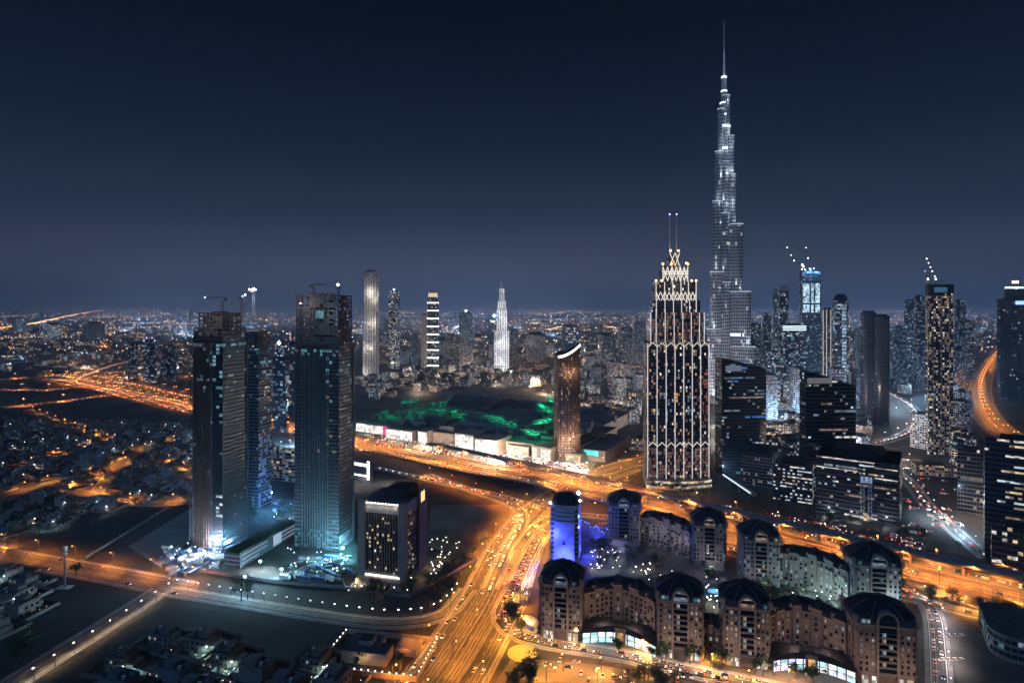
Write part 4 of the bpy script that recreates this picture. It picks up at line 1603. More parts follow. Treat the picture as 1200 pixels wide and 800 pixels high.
# --- the tallest tower: three winged plan stepping back in a spiral
Yb = 1312.0
sb = Yb / F
bk = thing("stepped_needle_tower", "tallest silver tower stepping back to a needle spire", "skyscraper", (XT(Yb, 848.5), Yb, 0), 0)
m_fin = mat("fin_steel", (.62, .65, .70), .42, metal=.45, var=.15, scale=.05)
g_bk = glass("silver_glass", (.05, .06, .08), .2)


def zb_(y):
    return ZT(Yb, y)


def lobe(ang, r, hw, n=8):
    """rounded finger from the core outwards"""
    c, s = cos(ang), sin(ang)
    pts = [(-2, -hw)] + [(r - hw + hw * cos(t), hw * sin(t)) for t in [-pi / 2 + pi * k / n for k in range(n + 1)]] + [(-2, hw)]
    return [(x * c - y * s, x * s + y * c) for x, y in pts]


l_ledge = glow('ledge_glow', (.75, .88, 1), .8, lo=1)
wings = {  # outward reach in photo pixels, top row
    radians(205): [(24, 420), (22, 384), (17.6, 318), (14.4, 236), (11.2, 178), (8.0, 128)],
    radians(-35): [(28, 404), (24.5, 341), (17.5, 263), (11.0, 205), (9.6, 160), (5.6, 112)],
    radians(85): [(28, 410), (24, 360), (19, 288), (14, 220), (11, 170), (7.5, 140)],
    radians(-95): [(13, 440), (12, 330), (10.5, 250), (9, 190), (7.0, 150)],
}
for wi, (ang, steps) in enumerate(wings.items()):
    Wl, Gl, Lg = MB(), MB(), MB()
    zprev = 0
    for k, (rp, yt) in enumerate(steps):
        o = lobe(ang, rp * sb / max(.6, abs(cos(ang)) if abs(cos(ang)) > .3 else 1), (7.5 - .55 * k) * (sb if False else 1.55))
        z1 = zb_(yt)
        facade(Wl, Gl, o, max(0, zprev - 2), z1, 7.2, 3.6, lits(.05, [l_cool, l_white, l_dimc, l_dimc], k + wi * 9, .05, [l_stripc, l_dimc]), m_fin, g_bk, .22, .9, cap=m_steel, world=(XT(Yb, 848), Yb, 0))
        Lg.prism([(x * 1.02, y * 1.02) for x, y in o], z1 - 2.4, z1 - 1.0, l_ledge, bottom=True)
        zprev = z1
        nxt = steps[k + 1] if k + 1 < len(steps) else None
        if nxt and abs(cos(ang)) > .3:
            rr = (nxt[0] + 4) * sb
            light("ledge_light", (rr * cos(ang), rr * sin(ang) - 16, z1 + 8), 9000, (.78, .9, 1), 1, bk)
    Wl.build("wing", bk)
    kind(Gl.build("glazing", bk), "stuff")
    Lg.build("ledge_lights", bk)
b = MB()
rings = []
for hp, y in ((7.0, 470), (6.8, 150), (5.2, 148), (4.6, 122), (3.4, 118), (3.0, 92), (1.5, 90), (1.0, 60), (.55, 58), (.3, 25)):
    rings.append([(x, yy, zb_(y)) for x, yy in oval(hp * 2 * sb, hp * 2 * sb, 12)])
b.loft(rings, mat('spire_metal', (.6, .63, .68), .5, metal=.2))
b.build("spire", bk)
b = MB()
for hp, y, hh in ((7.2, 150, 4), (5.6, 136, 3), (4.9, 122, 3), (3.6, 108, 3), (3.2, 92, 4), (7.4, 176, 4)):
    b.prism(oval(hp * 2 * sb, hp * 2 * sb, 12), zb_(y), zb_(y) + hh, l_stripc, bottom=True)
b.build("collar_lights", bk)
for y, x, e in ((40, 8, 3000), (58, 9, 4500), (80, 11, 6000), (92, 12, 9000), (120, 16, 14000), (150, 20, 24000), (176, 24, 34000), (205, 28, 40000), (240, 34, 50000), (70, 10, 5000)):
    light("collar_light", (x * .35, -x - 6, zb_(y) + 4), e * .32, (.8, .9, 1), 1, bk)  # unseen lights added to brighten the spire and upper shaft
b = MB()
b.prism(oval(120, 90, 18), 0, 16, m_conc)
b.build("podium", bk)
# ---------------------------------------------------------------- domed hotel on the near side of the highway
m_hst = mat("hotel_stone", (0.18, 0.142, 0.12), 0.8, var=0.15)
m_trim = mat("hotel_trim", (0.27, 0.215, 0.18), 0.8, var=0.1)
m_hsg = mat('hotel_stone_grey', (0.24, 0.215, 0.205), 0.8, var=.15)
WM = {}


def win_mesh(w, h, m):
    k = (w, h, m.name)
    if k not in WM:
        b = MB()
        b.box(-w / 2, w / 2, -.12, .05, 0, h, m)
        b.box(-w / 2 - .15, w / 2 + .15, -.3, .02, -.22, -.02, m_trim)
        me = bpy.data.meshes.new("window")
        me.from_pydata(b.v, [], b.f)
        for q in b.mats:
            me.materials.append(q)
        me.polygons.foreach_set("material_index", b.m)
        WM[k] = me
    return WM[k]


def window(parent, x, y, z, rz, m, w=1.2, h=1.7):
    o = bpy.data.objects.new("window", win_mesh(w, h, m))
    C.objects.link(o)
    o.parent = parent
    o.location = (x, y, z)
    o.rotation_euler = (0, 0, rz)
    return o


def block_at(x0, x1, ywall, H, thd=-12.0):
    Y = (HC - H) * F / (ywall - HY)
    th = radians(thd)
    w = (x1 - x0) * Y / F * .9
    d = min(w * .9, 26)
    fx, fy = XT(Y, (x0 + x1) / 2), Y
    return fx - sin(th) * d / 2, fy + cos(th) * d / 2, w, d, th


def domed_block(label, x0, x1, ywall, H=34.0, thd=-12.0, seed=1, litp=.1, mats=None, stone=None, foot=True):
    cx, cyy, w, d, th = block_at(x0, x1, ywall, H, thd)
    r = thing("domed_hotel_tower", label, "hotel tower", (cx, cyy, 0), th, "domed towers of the hotel")
    q = random.Random(seed)
    st = stone or m_hst
    mats = mats or [l_warm, l_white, l_cyan, l_cool, l_dimw]
    ch = 2.4
    o = [(-w / 2 + ch, -d / 2), (w / 2 - ch, -d / 2), (w / 2, -d / 2 + ch), (w / 2, d / 2 - ch), (w / 2 - ch, d / 2), (-w / 2 + ch, d / 2), (-w / 2, d / 2 - ch), (-w / 2, -d / 2 + ch)]
    b = MB()
    b.prism(o, 0, H, st, True, m_roofg)
    b.prism([(x * .93, y * .93) for x, y in o], H, H + 3.2, m_concd)
    b.build("wall", r)
    b = MB()
    for z, s, t in ((H - .5, 1.045, .9), (H - 4.2, 1.02, .4), (6.2, 1.03, .7)):
        b = MB()
        b.prism([(x * s, y * s) for x, y in o], z, z + t, m_trim, bottom=True)
        b.build("cornice", r)
    b = MB()
    pl = oval(w * 1.06, d * 1.06, 8, .8, pi / 8)
    rings = []
    for s, z in ((1.05, H + 2.9), (1.06, H + 3.4), (1.03, H + 4.6), (.88, H + 6.6), (.66, H + 8.6), (.42, H + 10), (.18, H + 10.7)):
        rings.append([(x * s, y * s, z) for x, y in pl])
    b.loft(rings, m_roofd)
    ro = b.build("roof", r)
    b = MB()
    b.prism(oval(4.5, 4.0, 10), H + 10.6, H + 12.0, m_roofd)
    b.tube((0, 0, H + 12), (0, 0, H + 15), .15, m_dsteel, 5)
    b.build("roof_lantern", ro)
    for k in range(8):
        b = MB()
        px_, py_ = pl[k]
        for (s0, z0), (s1, z1) in zip(((1.06, H + 3.4), (1.03, H + 4.6), (.88, H + 6.6), (.66, H + 8.6)), ((1.03, H + 4.6), (.88, H + 6.6), (.66, H + 8.6), (.42, H + 10))):
            b.tube((px_ * s0, py_ * s0, z0 + .08), (px_ * s1, py_ * s1, z1 + .08), .16, m_slab, 4)
        b.build("roof_rib", ro)
    for sx, sy in ((-.5, -.42), (.5, -.42), (.5, .42), (-.5, .42)):
        b = MB()
        b.box(sx * w - 1.2, sx * w + 1.2, sy * d - 1.2, sy * d + 1.2, H + .4, H + 4.3, m_trim)
        b.build("corner_pier", r)
    # arched gable in the middle of the front
    bw = w * .30
    b = MB()
    n = 10
    R0, R1 = bw / 2 - .2, bw / 2 + .9
    yf, yb_ = -d / 2 - 1.1, -d / 2 + 3.0
    zc = H + 2.6
    for i in range(n):
        a0, a1 = pi * i / n, pi * (i + 1) / n
        c = [(R1 * cos(a), zc + R1 * sin(a)) for a in (a0, a1)] + [(R0 * cos(a), zc + R0 * sin(a)) for a in (a1, a0)]
        b.poly([(x, yf, z) for x, z in c], m_trim)
        b.poly([(c[0][0], yf, c[0][1]), (c[0][0], yb_, c[0][1]), (c[1][0], yb_, c[1][1]), (c[1][0], yf, c[1][1])], m_trim)
        b.poly([(c[3][0], yf, c[3][1]), (c[3][0], yb_, c[3][1]), (c[2][0], yb_, c[2][1]), (c[2][0], yf, c[2][1])], m_trim)
    for s in (-1, 1):
        b.box(*sorted((s * R0, s * R1)), yf, -d / 2 + .2, 0, zc, m_trim)
    b.build("arched_gable", r)
    b = MB()
    b.poly([(R0 * cos(pi * i / n), -d / 2 - .15, zc + R0 * sin(pi * i / n)) for i in range(n + 1)] + [(-R0, -d / 2 - .15, zc - 3.5), (R0, -d / 2 - .15, zc - 3.5)], q.choice([l_dimc, l_dimw, l_dimc, g_teal]))
    b.build("gable_window", r)
    b = MB()
    b.box(-bw / 2 + .2, bw / 2 - .2, -d / 2 - .12, -d / 2 - .02, 7, zc - 3.6, g_dark)
    b.build("bay_glazing", r)
    nf = int((H - 8) / 3.25)
    for i in range(nf):
        z = 7.2 + i * 3.25
        b = MB()
        b.box(-bw / 2 + .2, bw / 2 - .2, -d / 2 - 1.5, -d / 2 - .15, z, z + .3, m_trim)
        b.box(-bw / 2 + .2, bw / 2 - .2, -d / 2 - 1.55, -d / 2 - 1.4, z + .3, z + 1.15, m_concd)
        b.build("balcony", r)
        if q.random() < litp * 2.2:
            window(r, q.choice([-1, 1]) * bw * .18, -d / 2 - .25, z + .5, 0, q.choice(mats), 1.9, 2.1)
    # rooms: two pairs of columns each side of the bay, three on each flank
    xsf = [-w * .42, -w * .33, -w * .235, w * .235, w * .33, w * .42]
    for i in range(nf):
        z = 7.7 + i * 3.25
        for x in xsf:
            m = q.choice(mats) if q.random() < litp else q.choice([g_dark, g_dark, g_dark, g_dark, l_dimr, l_dimw])
            window(r, x, -d / 2 - .02, z, 0, m)
        s = 1 if cx < 0 else -1
        for y in (-d * .3, -d * .1, d * .1):
            m = q.choice(mats) if q.random() < litp else g_dark
            window(r, s * w / 2, y, z, pi / 2 * s, m)
    for x in (-w * .38, -w * .3, w * .3, w * .38):
        if q.random() < .45:
            window(r, x, -d / 2 * .93 - .05, H + .6, 0, q.choice([l_cyan, l_cool, l_warm, l_dimc]), 2.0, 1.9)
    if foot:
        for sx in (-.34, .34):
            light('facade_fill', (sx * w, -d / 2 - 13, 10), 4200, (1, .66, .48), .5, r)  # unseen warm light added to brighten the hotel front
        b = MB()
        for x in (-w * .36, -w * .2, w * .2, w * .36):
            b.box(x - 1.5, x + 1.5, -d / 2 - .5, -d / 2 - .05, .4, 5, q.choice([l_white, l_warm, l_cool]))
        b.build("shop_window", r)
        light("shop_light", (-w * .3, -d / 2 - 5, 4.5), 900, (1, .62, .3), .4, r)
        light("shop_light", (w * .3, -d / 2 - 5, 4.5), 1100, (.95, .9, 1), .4, r)
    return r, w, d, th, cx, cyy


B = {}
B["b"] = domed_block("pale domed hotel tower behind the garden, nearest the blue lit tower", 710, 752, 594, stone=m_hsg, seed=2, litp=.08, foot=False)
B["c"] = domed_block("domed hotel tower on the back row with its dark roof against the orange highway", 810, 853, 617, stone=m_hsg, seed=3, litp=.16, foot=False)
B["d"] = domed_block("grey domed hotel tower beside the gap where the highway shows through", 868, 916, 634, stone=m_hsg, seed=4, litp=.24, foot=False)
B["e"] = domed_block("pale cool-lit domed hotel tower with the highway passing right behind its roof", 1001, 1059, 664, stone=m_hsg, seed=5, litp=.26, mats=[l_cyan, l_cool, l_white], foot=False)
B["f"] = domed_block("brownish domed hotel tower on the street, beside the traffic bend", 630, 684, 686, seed=6, litp=.24)
B["g"] = domed_block("domed hotel tower with cyan lit attic between the two shop arcades", 768, 827, 705, seed=7, litp=.22)
B["h"] = domed_block("domed hotel tower next to the bright violet-lit shopfront", 846, 905, 713, seed=8, litp=.24)
B["i"] = domed_block("largest and nearest domed hotel tower at the end of the street by the ramp", 1003, 1077, 734, H=33, seed=9, litp=.18)

# blue floodlit tower
cx, cyy, w, d, th = block_at(643, 680, 592, 45)
r = thing("blue_lit_tower", "tower washed in deep blue floodlight with a stepped front", "hotel tower", (cx, cyy, 0), th)
b = MB()
b.prism(rect(w, d), 0, 45, mat("pale_render", (.5, .48, .46), .8))
b.build("wall", r)
b = MB()
for k in range(4):
    hw = w * (.36 - .0 * k)
    b.box(-hw, hw, -d / 2 - 3.5 + k * .8, -d / 2 - .05, 30 + k * 3.2 if k else 0, 30 + (k + 1) * 3.2 - .5, mat("pale_render", (.5, .48, .46), .8))
b.build("stepped_front", r)
b = MB()
b.prism(oval(w * 1.02, d * 1.02, 20, .5), 45, 46.2, m_roofd)
b.loft([[(x * s, y * s, z) for x, y in oval(w, d, 20, .5)] for s, z in ((.98, 46.2), (.9, 48.5), (.7, 50.5), (.45, 52), (.2, 52.6))], m_roofd)
b.tube((0, 0, 52), (0, 0, 58), .2, m_dsteel, 5)
b.build("roof", r)
for i in range(10):
    z = 5 + i * 3.9
    for x in (-.45, -.4, .4, .45):
        window(r, x * w, -d / 2 - .02, z, 0, g_dark, 1.0, 1.8)
    for y in (-.25, 0, .25):
        window(r, w / 2, y * d, z, pi / 2, g_dark if i % 3 else l_blue, 1.2, 1.8)
b = MB()
b.prism([(-2.2, -d / 2 - 3.62), (2.2, -d / 2 - 3.62), (2.2, -d / 2 - 3.55), (-2.2, -d / 2 - 3.55)], 14.5, 15.0, m_concd)
b.poly([(-1.6, -d / 2 - 3.62, 14), (1.6, -d / 2 - 3.62, 14), (0, -d / 2 - 3.62, 18.5)], m_roofd)
b.build("emblem", r)
light("blue_flood", (0, -d / 2 - 11, 4), 42000, (.04, .06, 1), .6, r)
light("blue_flood", (-w * .35, -d / 2 - 8, 22), 15000, (.05, .08, 1), .6, r)
light("blue_flood", (w / 2 + 8, 0, 6), 22000, (.04, .07, 1), .6, r)
light("blue_flood", (w / 2 + 7, -3, 30), 14000, (.05, .08, 1), .6, r)
for x, y, z, rr, m in ((-w * .5, -d / 2, 46.5, 1.3, l_lampc), (w * .5, -d * .1, 47, 1.3, l_lampw), (w * .42, d * .4, 50, 2.0, l_lampw), (w * .5, -d / 2, 37, .8, l_lampb), (w * .5, -d / 2, 28, .8, l_lampb)):
    b = MB()
    b.ball((x, y, z), rr, m)
    b.build("roof_flood", r)
# blue lit hedge wall behind it
for k in range(4):
    x, y = G(688 + k * 9, 618 + k * 5)
    light("blue_flood", (x, y, 5), 9000, (.05, .08, 1), .5)


def arc_wing(name, label, cat, pa, pb, bulge, thick, H, floors, seed, litp, mats, roof=True, group=None, n=8, stone=None, bay=3.2):
    """curved range between two ground points; bulge > 0 bends away from the camera"""
    ax, ay = pa
    bx, by = pb
    L = sqrt((bx - ax) ** 2 + (by - ay) ** 2)
    th = atan2(by - ay, bx - ax)
    r = thing(name, label, cat, ((ax + bx) / 2, (ay + by) / 2, 0), th, group)
    q = random.Random(seed)
    fr = [(-L / 2 + L * k / n, bulge * sin(pi * k / n)) for k in range(n + 1)]
    bk_ = [(x * .98, y + thick) for x, y in reversed(fr)]
    o = fr + bk_
    b = MB()
    b.prism(o, 0, H, stone or m_hst, True, m_roofg)
    b.build("wall", r)
    b = MB()
    for k in range(n):
        p, q2 = fr[k], fr[k + 1]
        for z, t in ((H - .4, .8), (H * .82, .4), (H * .15, .5)):
            dx, dy = q2[0] - p[0], q2[1] - p[1]
            l = sqrt(dx * dx + dy * dy)
            nx, ny = dy / l * .6, -dx / l * .6
            b.prism([(p[0] + nx, p[1] + ny), (q2[0] + nx, q2[1] + ny), (q2[0], q2[1]), (p[0], p[1])], z, z + t, m_trim, bottom=True)
    b.build("cornice", r)
    fh = H * .98 / floors
    for k in range(1, n, 2):
        p, q2 = fr[k], fr[k + 1]
        dx, dy = q2[0] - p[0], q2[1] - p[1]
        l = sqrt(dx * dx + dy * dy)
        nx, ny = dy / l, -dx / l
        b = MB()
        hh = H + (3.2 if k in (n // 2 - 1, n // 2 + 1) else 1.8)
        b.prism([(p[0] + nx * 1.08, p[1] + ny * 1.08), (q2[0] + nx * 1.08, q2[1] + ny * 1.08), (q2[0] - nx, q2[1] - ny), (p[0] - nx, p[1] - ny)], 0, hh, stone or m_hst, True, m_trim)
        b.build("projecting_bay", r)
        b = MB()
        mx_, my_ = (p[0] + q2[0]) / 2 + nx * 1.15, (p[1] + q2[1]) / 2 + ny * 1.15
        ux, uy = dx / l, dy / l
        b.prism([(mx_ - ux * l * .42 + nx * .35, my_ - uy * l * .42 + ny * .35), (mx_ + ux * l * .42 + nx * .35, my_ + uy * l * .42 + ny * .35), (mx_ + ux * l * .42, my_ + uy * l * .42), (mx_ - ux * l * .42, my_ - uy * l * .42)], hh - .5, hh + .5, m_trim, bottom=True)
        b.build("bay_cornice", r)
        b = MB()
        dp = thick * .62
        P = [(p[0] + nx * 1.5, p[1] + ny * 1.5), (q2[0] + nx * 1.5, q2[1] + ny * 1.5), (q2[0] - nx * dp, q2[1] - ny * dp), (p[0] - nx * dp, p[1] - ny * dp)]
        gx, gy = sum(a[0] for a in P) / 4, sum(a[1] for a in P) / 4
        b.loft([[(a[0], a[1], hh + .52) for a in P], [(gx + (a[0] - gx) * .93, gy + (a[1] - gy) * .93, hh + 1.4) for a in P], [(gx + (a[0] - gx) * .3, gy + (a[1] - gy) * .45, hh + 4.6) for a in P]], m_roofd)
        b.build("bay_roof", r)
        for i in range(1, floors):
            if (i + k) % 3 == 0:
                continue
            b = MB()
            z = .4 + i * fh
            b.prism([(mx_ - ux * l * .3 + nx * .9, my_ - uy * l * .3 + ny * .9), (mx_ + ux * l * .3 + nx * .9, my_ + uy * l * .3 + ny * .9), (mx_ + ux * l * .3, my_ + uy * l * .3), (mx_ - ux * l * .3, my_ - uy * l * .3)], z, z + .35, m_trim, bottom=True)
            b.build("balcony", r)
    cnt = 0
    extra = MB()
    for i in range(floors):
        for k in range(n):
            p, q2 = fr[k], fr[k + 1]
            dx, dy = q2[0] - p[0], q2[1] - p[1]
            l = sqrt(dx * dx + dy * dy)
            rz = atan2(dy, dx)
            nb = max(1, int(l / bay))
            for j in range(nb):
                t = (j + .5) / nb
                m = q.choice(mats) if q.random() < litp else q.choice([g_dark, g_dark, g_dark, g_dark, l_dimr, l_dimw])
                x, y, z = p[0] + dx * t, p[1] + dy * t, .8 + i * fh
                if k % 2:
                    x, y = x + sin(rz) * 1.1, y - cos(rz) * 1.1
                if cnt < 96:
                    window(r, x + sin(rz) * .02, y - cos(rz) * .02, z, rz, m, 1.4, min(1.9, fh * .6))
                    cnt += 1
    if roof:
        b = MB()
        mid = [((fr[k][0]), fr[k][1]) for k in range(n + 1)]
        rings = []
        for s, z in ((-.8, H + .45), (-.8, H + .9), (1.6, H + 3.6), (thick * .42, H + 5.6)):
            rings.append([(x * (1 - max(0, s) * .01), y + s, z) for x, y in fr] + [(x * (1 - max(0, s) * .01), y + thick - s, z) for x, y in reversed(fr)])
        b.loft(rings, m_roofd)
        b.build("roof", r)
        for k in range(1, n, 2):
            b = MB()
            x, y = fr[k]
            b.box(x - 1.5, x + 1.5, y - .2, y + 3.0, H + .9, H + 4.0, m_trim)
            b.build("dormer", r)
    return r, L, th, fr


def corner(k, sx, sy):
    r, w, d, th, cx, cyy = B[k]
    x, y = sx * w / 2, sy * d / 2
    return cx + x * cos(th) - y * sin(th), cyy + x * sin(th) + y * cos(th)


WG = "curved ranges of the hotel"
arc_wing("curved_hotel_range", "curved brown hotel range between the street tower by the bend and its neighbour", "hotel wing", corner("f", 1.02, .1), corner("g", -1.02, .1), 14, 14, 24, 7, 21, .16, [l_warm, l_dimw, l_cool], group=WG)
arc_wing("curved_hotel_range", "curved hotel range above the violet-lit shopfront, beside the nearest domed tower", "hotel wing", corner("h", 1.02, .1), corner("i", -1.02, .1), 13, 14, 24, 7, 22, .18, [l_warm, l_dimw, l_cyan, l_cool], group=WG)
arc_wing("curved_hotel_range", "grey curved hotel range at the back between two domed towers, against the highway", "hotel wing", corner("b", 1.02, -.3), corner("c", -1.02, -.3), 8, 13, 23, 7, 23, .14, [l_dimw, l_warm, l_cyan], group=WG)
rr = arc_wing("curved_hotel_range", "curved hotel range with many cool lit rooms at the right of the garden", "hotel wing", corner("d", 1.02, -.3), corner("e", -1.02, -.3), 8, 13, 23, 7, 24, .48, [l_cyan, l_cool, l_white, l_warm, l_dimc], group=WG)
for k in range(4):
    light("cool_wash", (-rr[1] * .05 + k * rr[1] * .14, -9 + k, 5), 5200, (.55, .95, 1), .5, rr[0])
for k in (0, 1):
    r, w, d, th, cx, cyy = B["e"]
    light("cool_wash", (-w * .3 + k * w * .6, -d / 2 - 9, 6 + 8 * k), 7000, (.7, .95, 1), .5, r)
r, w, d, th, cx, cyy = B["b"]
for a_, b_ in (("f", "g"), ("h", "i"), ("b", "c")):
    xa, ya = corner(a_, 1.0, -.6)
    xb, yb2 = corner(b_, -1.0, -.6)
    for t_ in (.3, .7):
        light("court_light", (xa + (xb - xa) * t_, ya + (yb2 - ya) * t_, 15), 2600, (1, .66, .5) if a_ != "b" else (.8, .8, 1), .5)
for k_ in ("c", "d"):
    r, w, d, th, cx, cyy = B[k_]
    light("court_light", (0, -d / 2 - 12, 9), 3200, (.85, .85, 1), .5, r)
r, w, d, th, cx, cyy = B["b"]
light("violet_wash", (-w * .2, -d / 2 - 9, 8), 6500, (.45, .45, 1), .5, r)
arc_wing("low_hotel_range", "low dark hotel range between the two front towers with warm street lamps", "hotel wing", corner("g", 1.0, .3), corner("h", -1.0, .3), 2, 12, 12, 3, 25, .2, [l_warm, l_white], group=WG, n=3)


def arcade(label, pa, pb, bulge, mats, seed, col, en):
    ax, ay = pa
    bx, by = pb
    L = sqrt((bx - ax) ** 2 + (by - ay) ** 2)
    th = atan2(by - ay, bx - ax)
    r = thing("shop_arcade", label, "shops", ((ax + bx) / 2, (ay + by) / 2, 0), th, "shop arcades at the hotel's foot")
    n = 10
    fr = [(-L / 2 + L * k / n, bulge * sin(pi * k / n)) for k in range(n + 1)]
    o = fr + [(L / 2 * .9, bulge + 12), (-L / 2 * .9, bulge + 12)]
    b = MB()
    b.prism(o, 0, 7.4, m_hst, False)
    b.build("wall", r)
    b = MB()
    ring = [[(x * s, (y - bulge) * s + bulge - .9 * (s > 1), z) for x, y in o] for s, z in ((1.03, 7.3), (1.03, 8.0), (.8, 9.6), (.5, 11))]
    b.loft(ring, m_roofd)
    b.build("roof", r)
    q = random.Random(seed)
    for k in range(n):
        p, q2 = fr[k], fr[k + 1]
        dx, dy = q2[0] - p[0], q2[1] - p[1]
        l = sqrt(dx * dx + dy * dy)
        nx, ny = dy / l * .15, -dx / l * .15
        b = MB()
        for z0, z1 in ((.5, 3.4), (3.8, 6.6)):
            a0 = .08
            P = (p[0] + dx * a0 + nx, p[1] + dy * a0 + ny)
            Q = (p[0] + dx * (1 - a0) + nx, p[1] + dy * (1 - a0) + ny)
            b.poly([(*P, z0), (*Q, z0), (*Q, z1), (*P, z1)], q.choice(mats))
        b.build("shop_window", r)
    b = MB()
    b.prism([(-3.2, bulge - 1.4), (3.2, bulge - 1.4), (3.2, bulge + 2), (-3.2, bulge + 2)], 0, 9.5, m_trim, bottom=True)
    b.build("entrance_porch", r)
    b = MB()
    b.box(-1.8, 1.8, bulge - 1.7, bulge - 1.42, .2, 7.5, l_amber)
    b.build("entrance_door", r)
    for k in range(4):
        x = -L * .36 + k * L * .24
        light("shop_light", (x, -5, 5), en, col, .6, r)
    return r


l_shop = glow("shop_light_cyan", (.55, .92, 1.0), 1.5, cell=(2.2, 2.2, 2.2), lo=.3)
l_shopv = glow("shop_light_violet", (.72, .74, 1.0), 1.7, cell=(2.2, 2.2, 2.2), lo=.3)
l_shopw = glow("shop_light_white", (1, .95, .88), 1.7, cell=(2.2, 2.2, 2.2), lo=.3)
arcade("cyan-white glass shop arcade below the brown curved range", corner("f", 1.05, -1.15), corner("g", -1.05, -1.15), 8, [l_shop, l_shop, l_shopw], 31, (.7, .92, 1), 1100)
arcade("violet-white lit shop arcade left of the nearest domed tower", corner("h", 1.05, -1.15), corner("i", -1.05, -1.15), 7, [l_shopv, l_shop, l_shopw], 32, (.72, .78, 1), 1600)

# the round kiosk by the traffic bend, lit pavilion in the garden
x, y = G(622, 735)
r = thing("curved_kiosk", "small curved white kiosk with lit glass front by the traffic bend", "kiosk", (x, y, 0), radians(-60))
b = MB()
b.prism(oval(13, 7, 16), 0, 4.2, m_white, False)
b.build("wall", r)
b = MB()
b.prism(oval(14.5, 8.5, 16), 4.2, 4.8, m_white, bottom=True)
b.build("roof", r)
b = MB()
o = oval(13.3, 7.3, 16)
for i in range(9, 15):
    p, q = o[i], o[i + 1]
    b.poly([(*p, .5), (*q, .5), (*q, 3.8), (*p, 3.8)], l_dimc)
b.build("glass_front", r)
light("kiosk_light", (0, -7, 5), 1500, (.9, .85, 1), .4, r)

bh = thing("blue_garden_lamp", "small blue lamp in the row along the hedge by the blue lit tower", "garden lamp", (0, -2420, 0), 0, "blue lamps by the hotel")
b = MB()
b.tube((0, 0, 0), (0, 0, 2.4), .07, m_dsteel, 5)
b.build("post", bh)
b = MB()
b.ball((0, 0, 2.7), .5, glow("deep_blue_lamp", (.12, .2, 1), 6, lo=1))
b.build("lamp_head", bh)
freeze(bh)
for k in range(22):
    px, py = (682 + k * 2.6 + rnd.uniform(-1, 1), 613 + k * 1.2 + rnd.uniform(-3, 3)) if k < 12 else (632 - (k - 12) * 1.9, 662 + (k - 12) * 3.2)
    x, y = G(px, py)
    place(bh, (x, y, 0), 0, None if k < 12 else "small blue lamp in the line beside the street tower at the bend")
    if k % 4 == 1:
        light("blue_flood", (x, y - 1, 4), 3500, (.05, .09, 1), .4)
# restaurant terraces: strings of small lamps on poles in the garden
TL = []
for k in range(92):
    t = rnd.random()
    if k < 30:
        px, py = 690 + rnd.random() * 38 , 645 + rnd.random() * 26
    elif k < 40:
        px, py = 742 + rnd.random() * 20, 664 + rnd.random() * 12
    elif k < 52:
        px, py = 828 + rnd.random() * 14, 680 + rnd.random() * 40
    else:
        px = 755 + rnd.random() * 230
        py = 668 + (px - 755) * .14 + rnd.random() * 18
    TL.append((px, py))
pr = thing("terrace_lamp", "small warm lamp on a post among the garden terraces", "garden lamp", (0, -2400, 0), 0, "terrace lamps in the hotel garden")
b = MB()
b.tube((0, 0, 0), (0, 0, 3.2), .07, m_dsteel, 5)
b.build("post", pr)
b = MB()
b.ball((0, 0, 3.4), .42, l_lampw)
b.build("lamp_head", pr)
freeze(pr)
for i, (px, py) in enumerate(TL):
    x, y = G(px, py)
    place(pr, (x, y, 0), 0)
    if i % 5 == 0:
        light("terrace_light", (x, y - 1, 5), 1500, (1, .74, .42) if i % 2 else (.8, 1, .8), .4)
x, y = G(838, 693)
light("pool_light", (x, y, 10), 5000, (.08, .45, 1), .5)
bp = thing("pool", "small glowing blue pool in the hotel garden", "pool", (x, y, 0), 0)
b = MB()
b.prism(oval(11, 8, 16), 0, .5, m_white)
b.build("rim", bp)
b = MB()
b.prism(oval(9.6, 6.6, 16), .5, .56, glow("pool_glow", (.1, .5, 1), 1.3, lo=1))
b.build("water", bp)

# curved building at the lower right corner
cx, cyy = G(1222, 772)
r = thing("curved_roof_building", "pale edged building with a curved corner and teal windows at the lower right", "building", (cx, cyy, 0), radians(-30))
o = [(-26 + 12 * (1 - cos(t)), -14 - 12 * sin(t) + 12) for t in [pi / 2 * k / 6 for k in range(7)]]
o = [(-26, 30)] + o + [(40, -14), (40, 30)]
b = MB()
b.prism(o, 0, 14, m_conc, True, m_roofg)
b.build("wall", r)
b = MB()
b.prism([(x * 1.03, y * 1.04) for x, y in o], 14, 15.1, m_slab, True, m_roofg, True)
b.build("roof_edge", r)
gb2 = MB()
facade(gb2, gb2, o, 1, 13, 4, 3, lits(.3, [l_cyan, l_dimc], 5), m_conc, g_teal, .35, .4, skin=False, off=.12)
kind(gb2.build("glazing", r), "stuff")

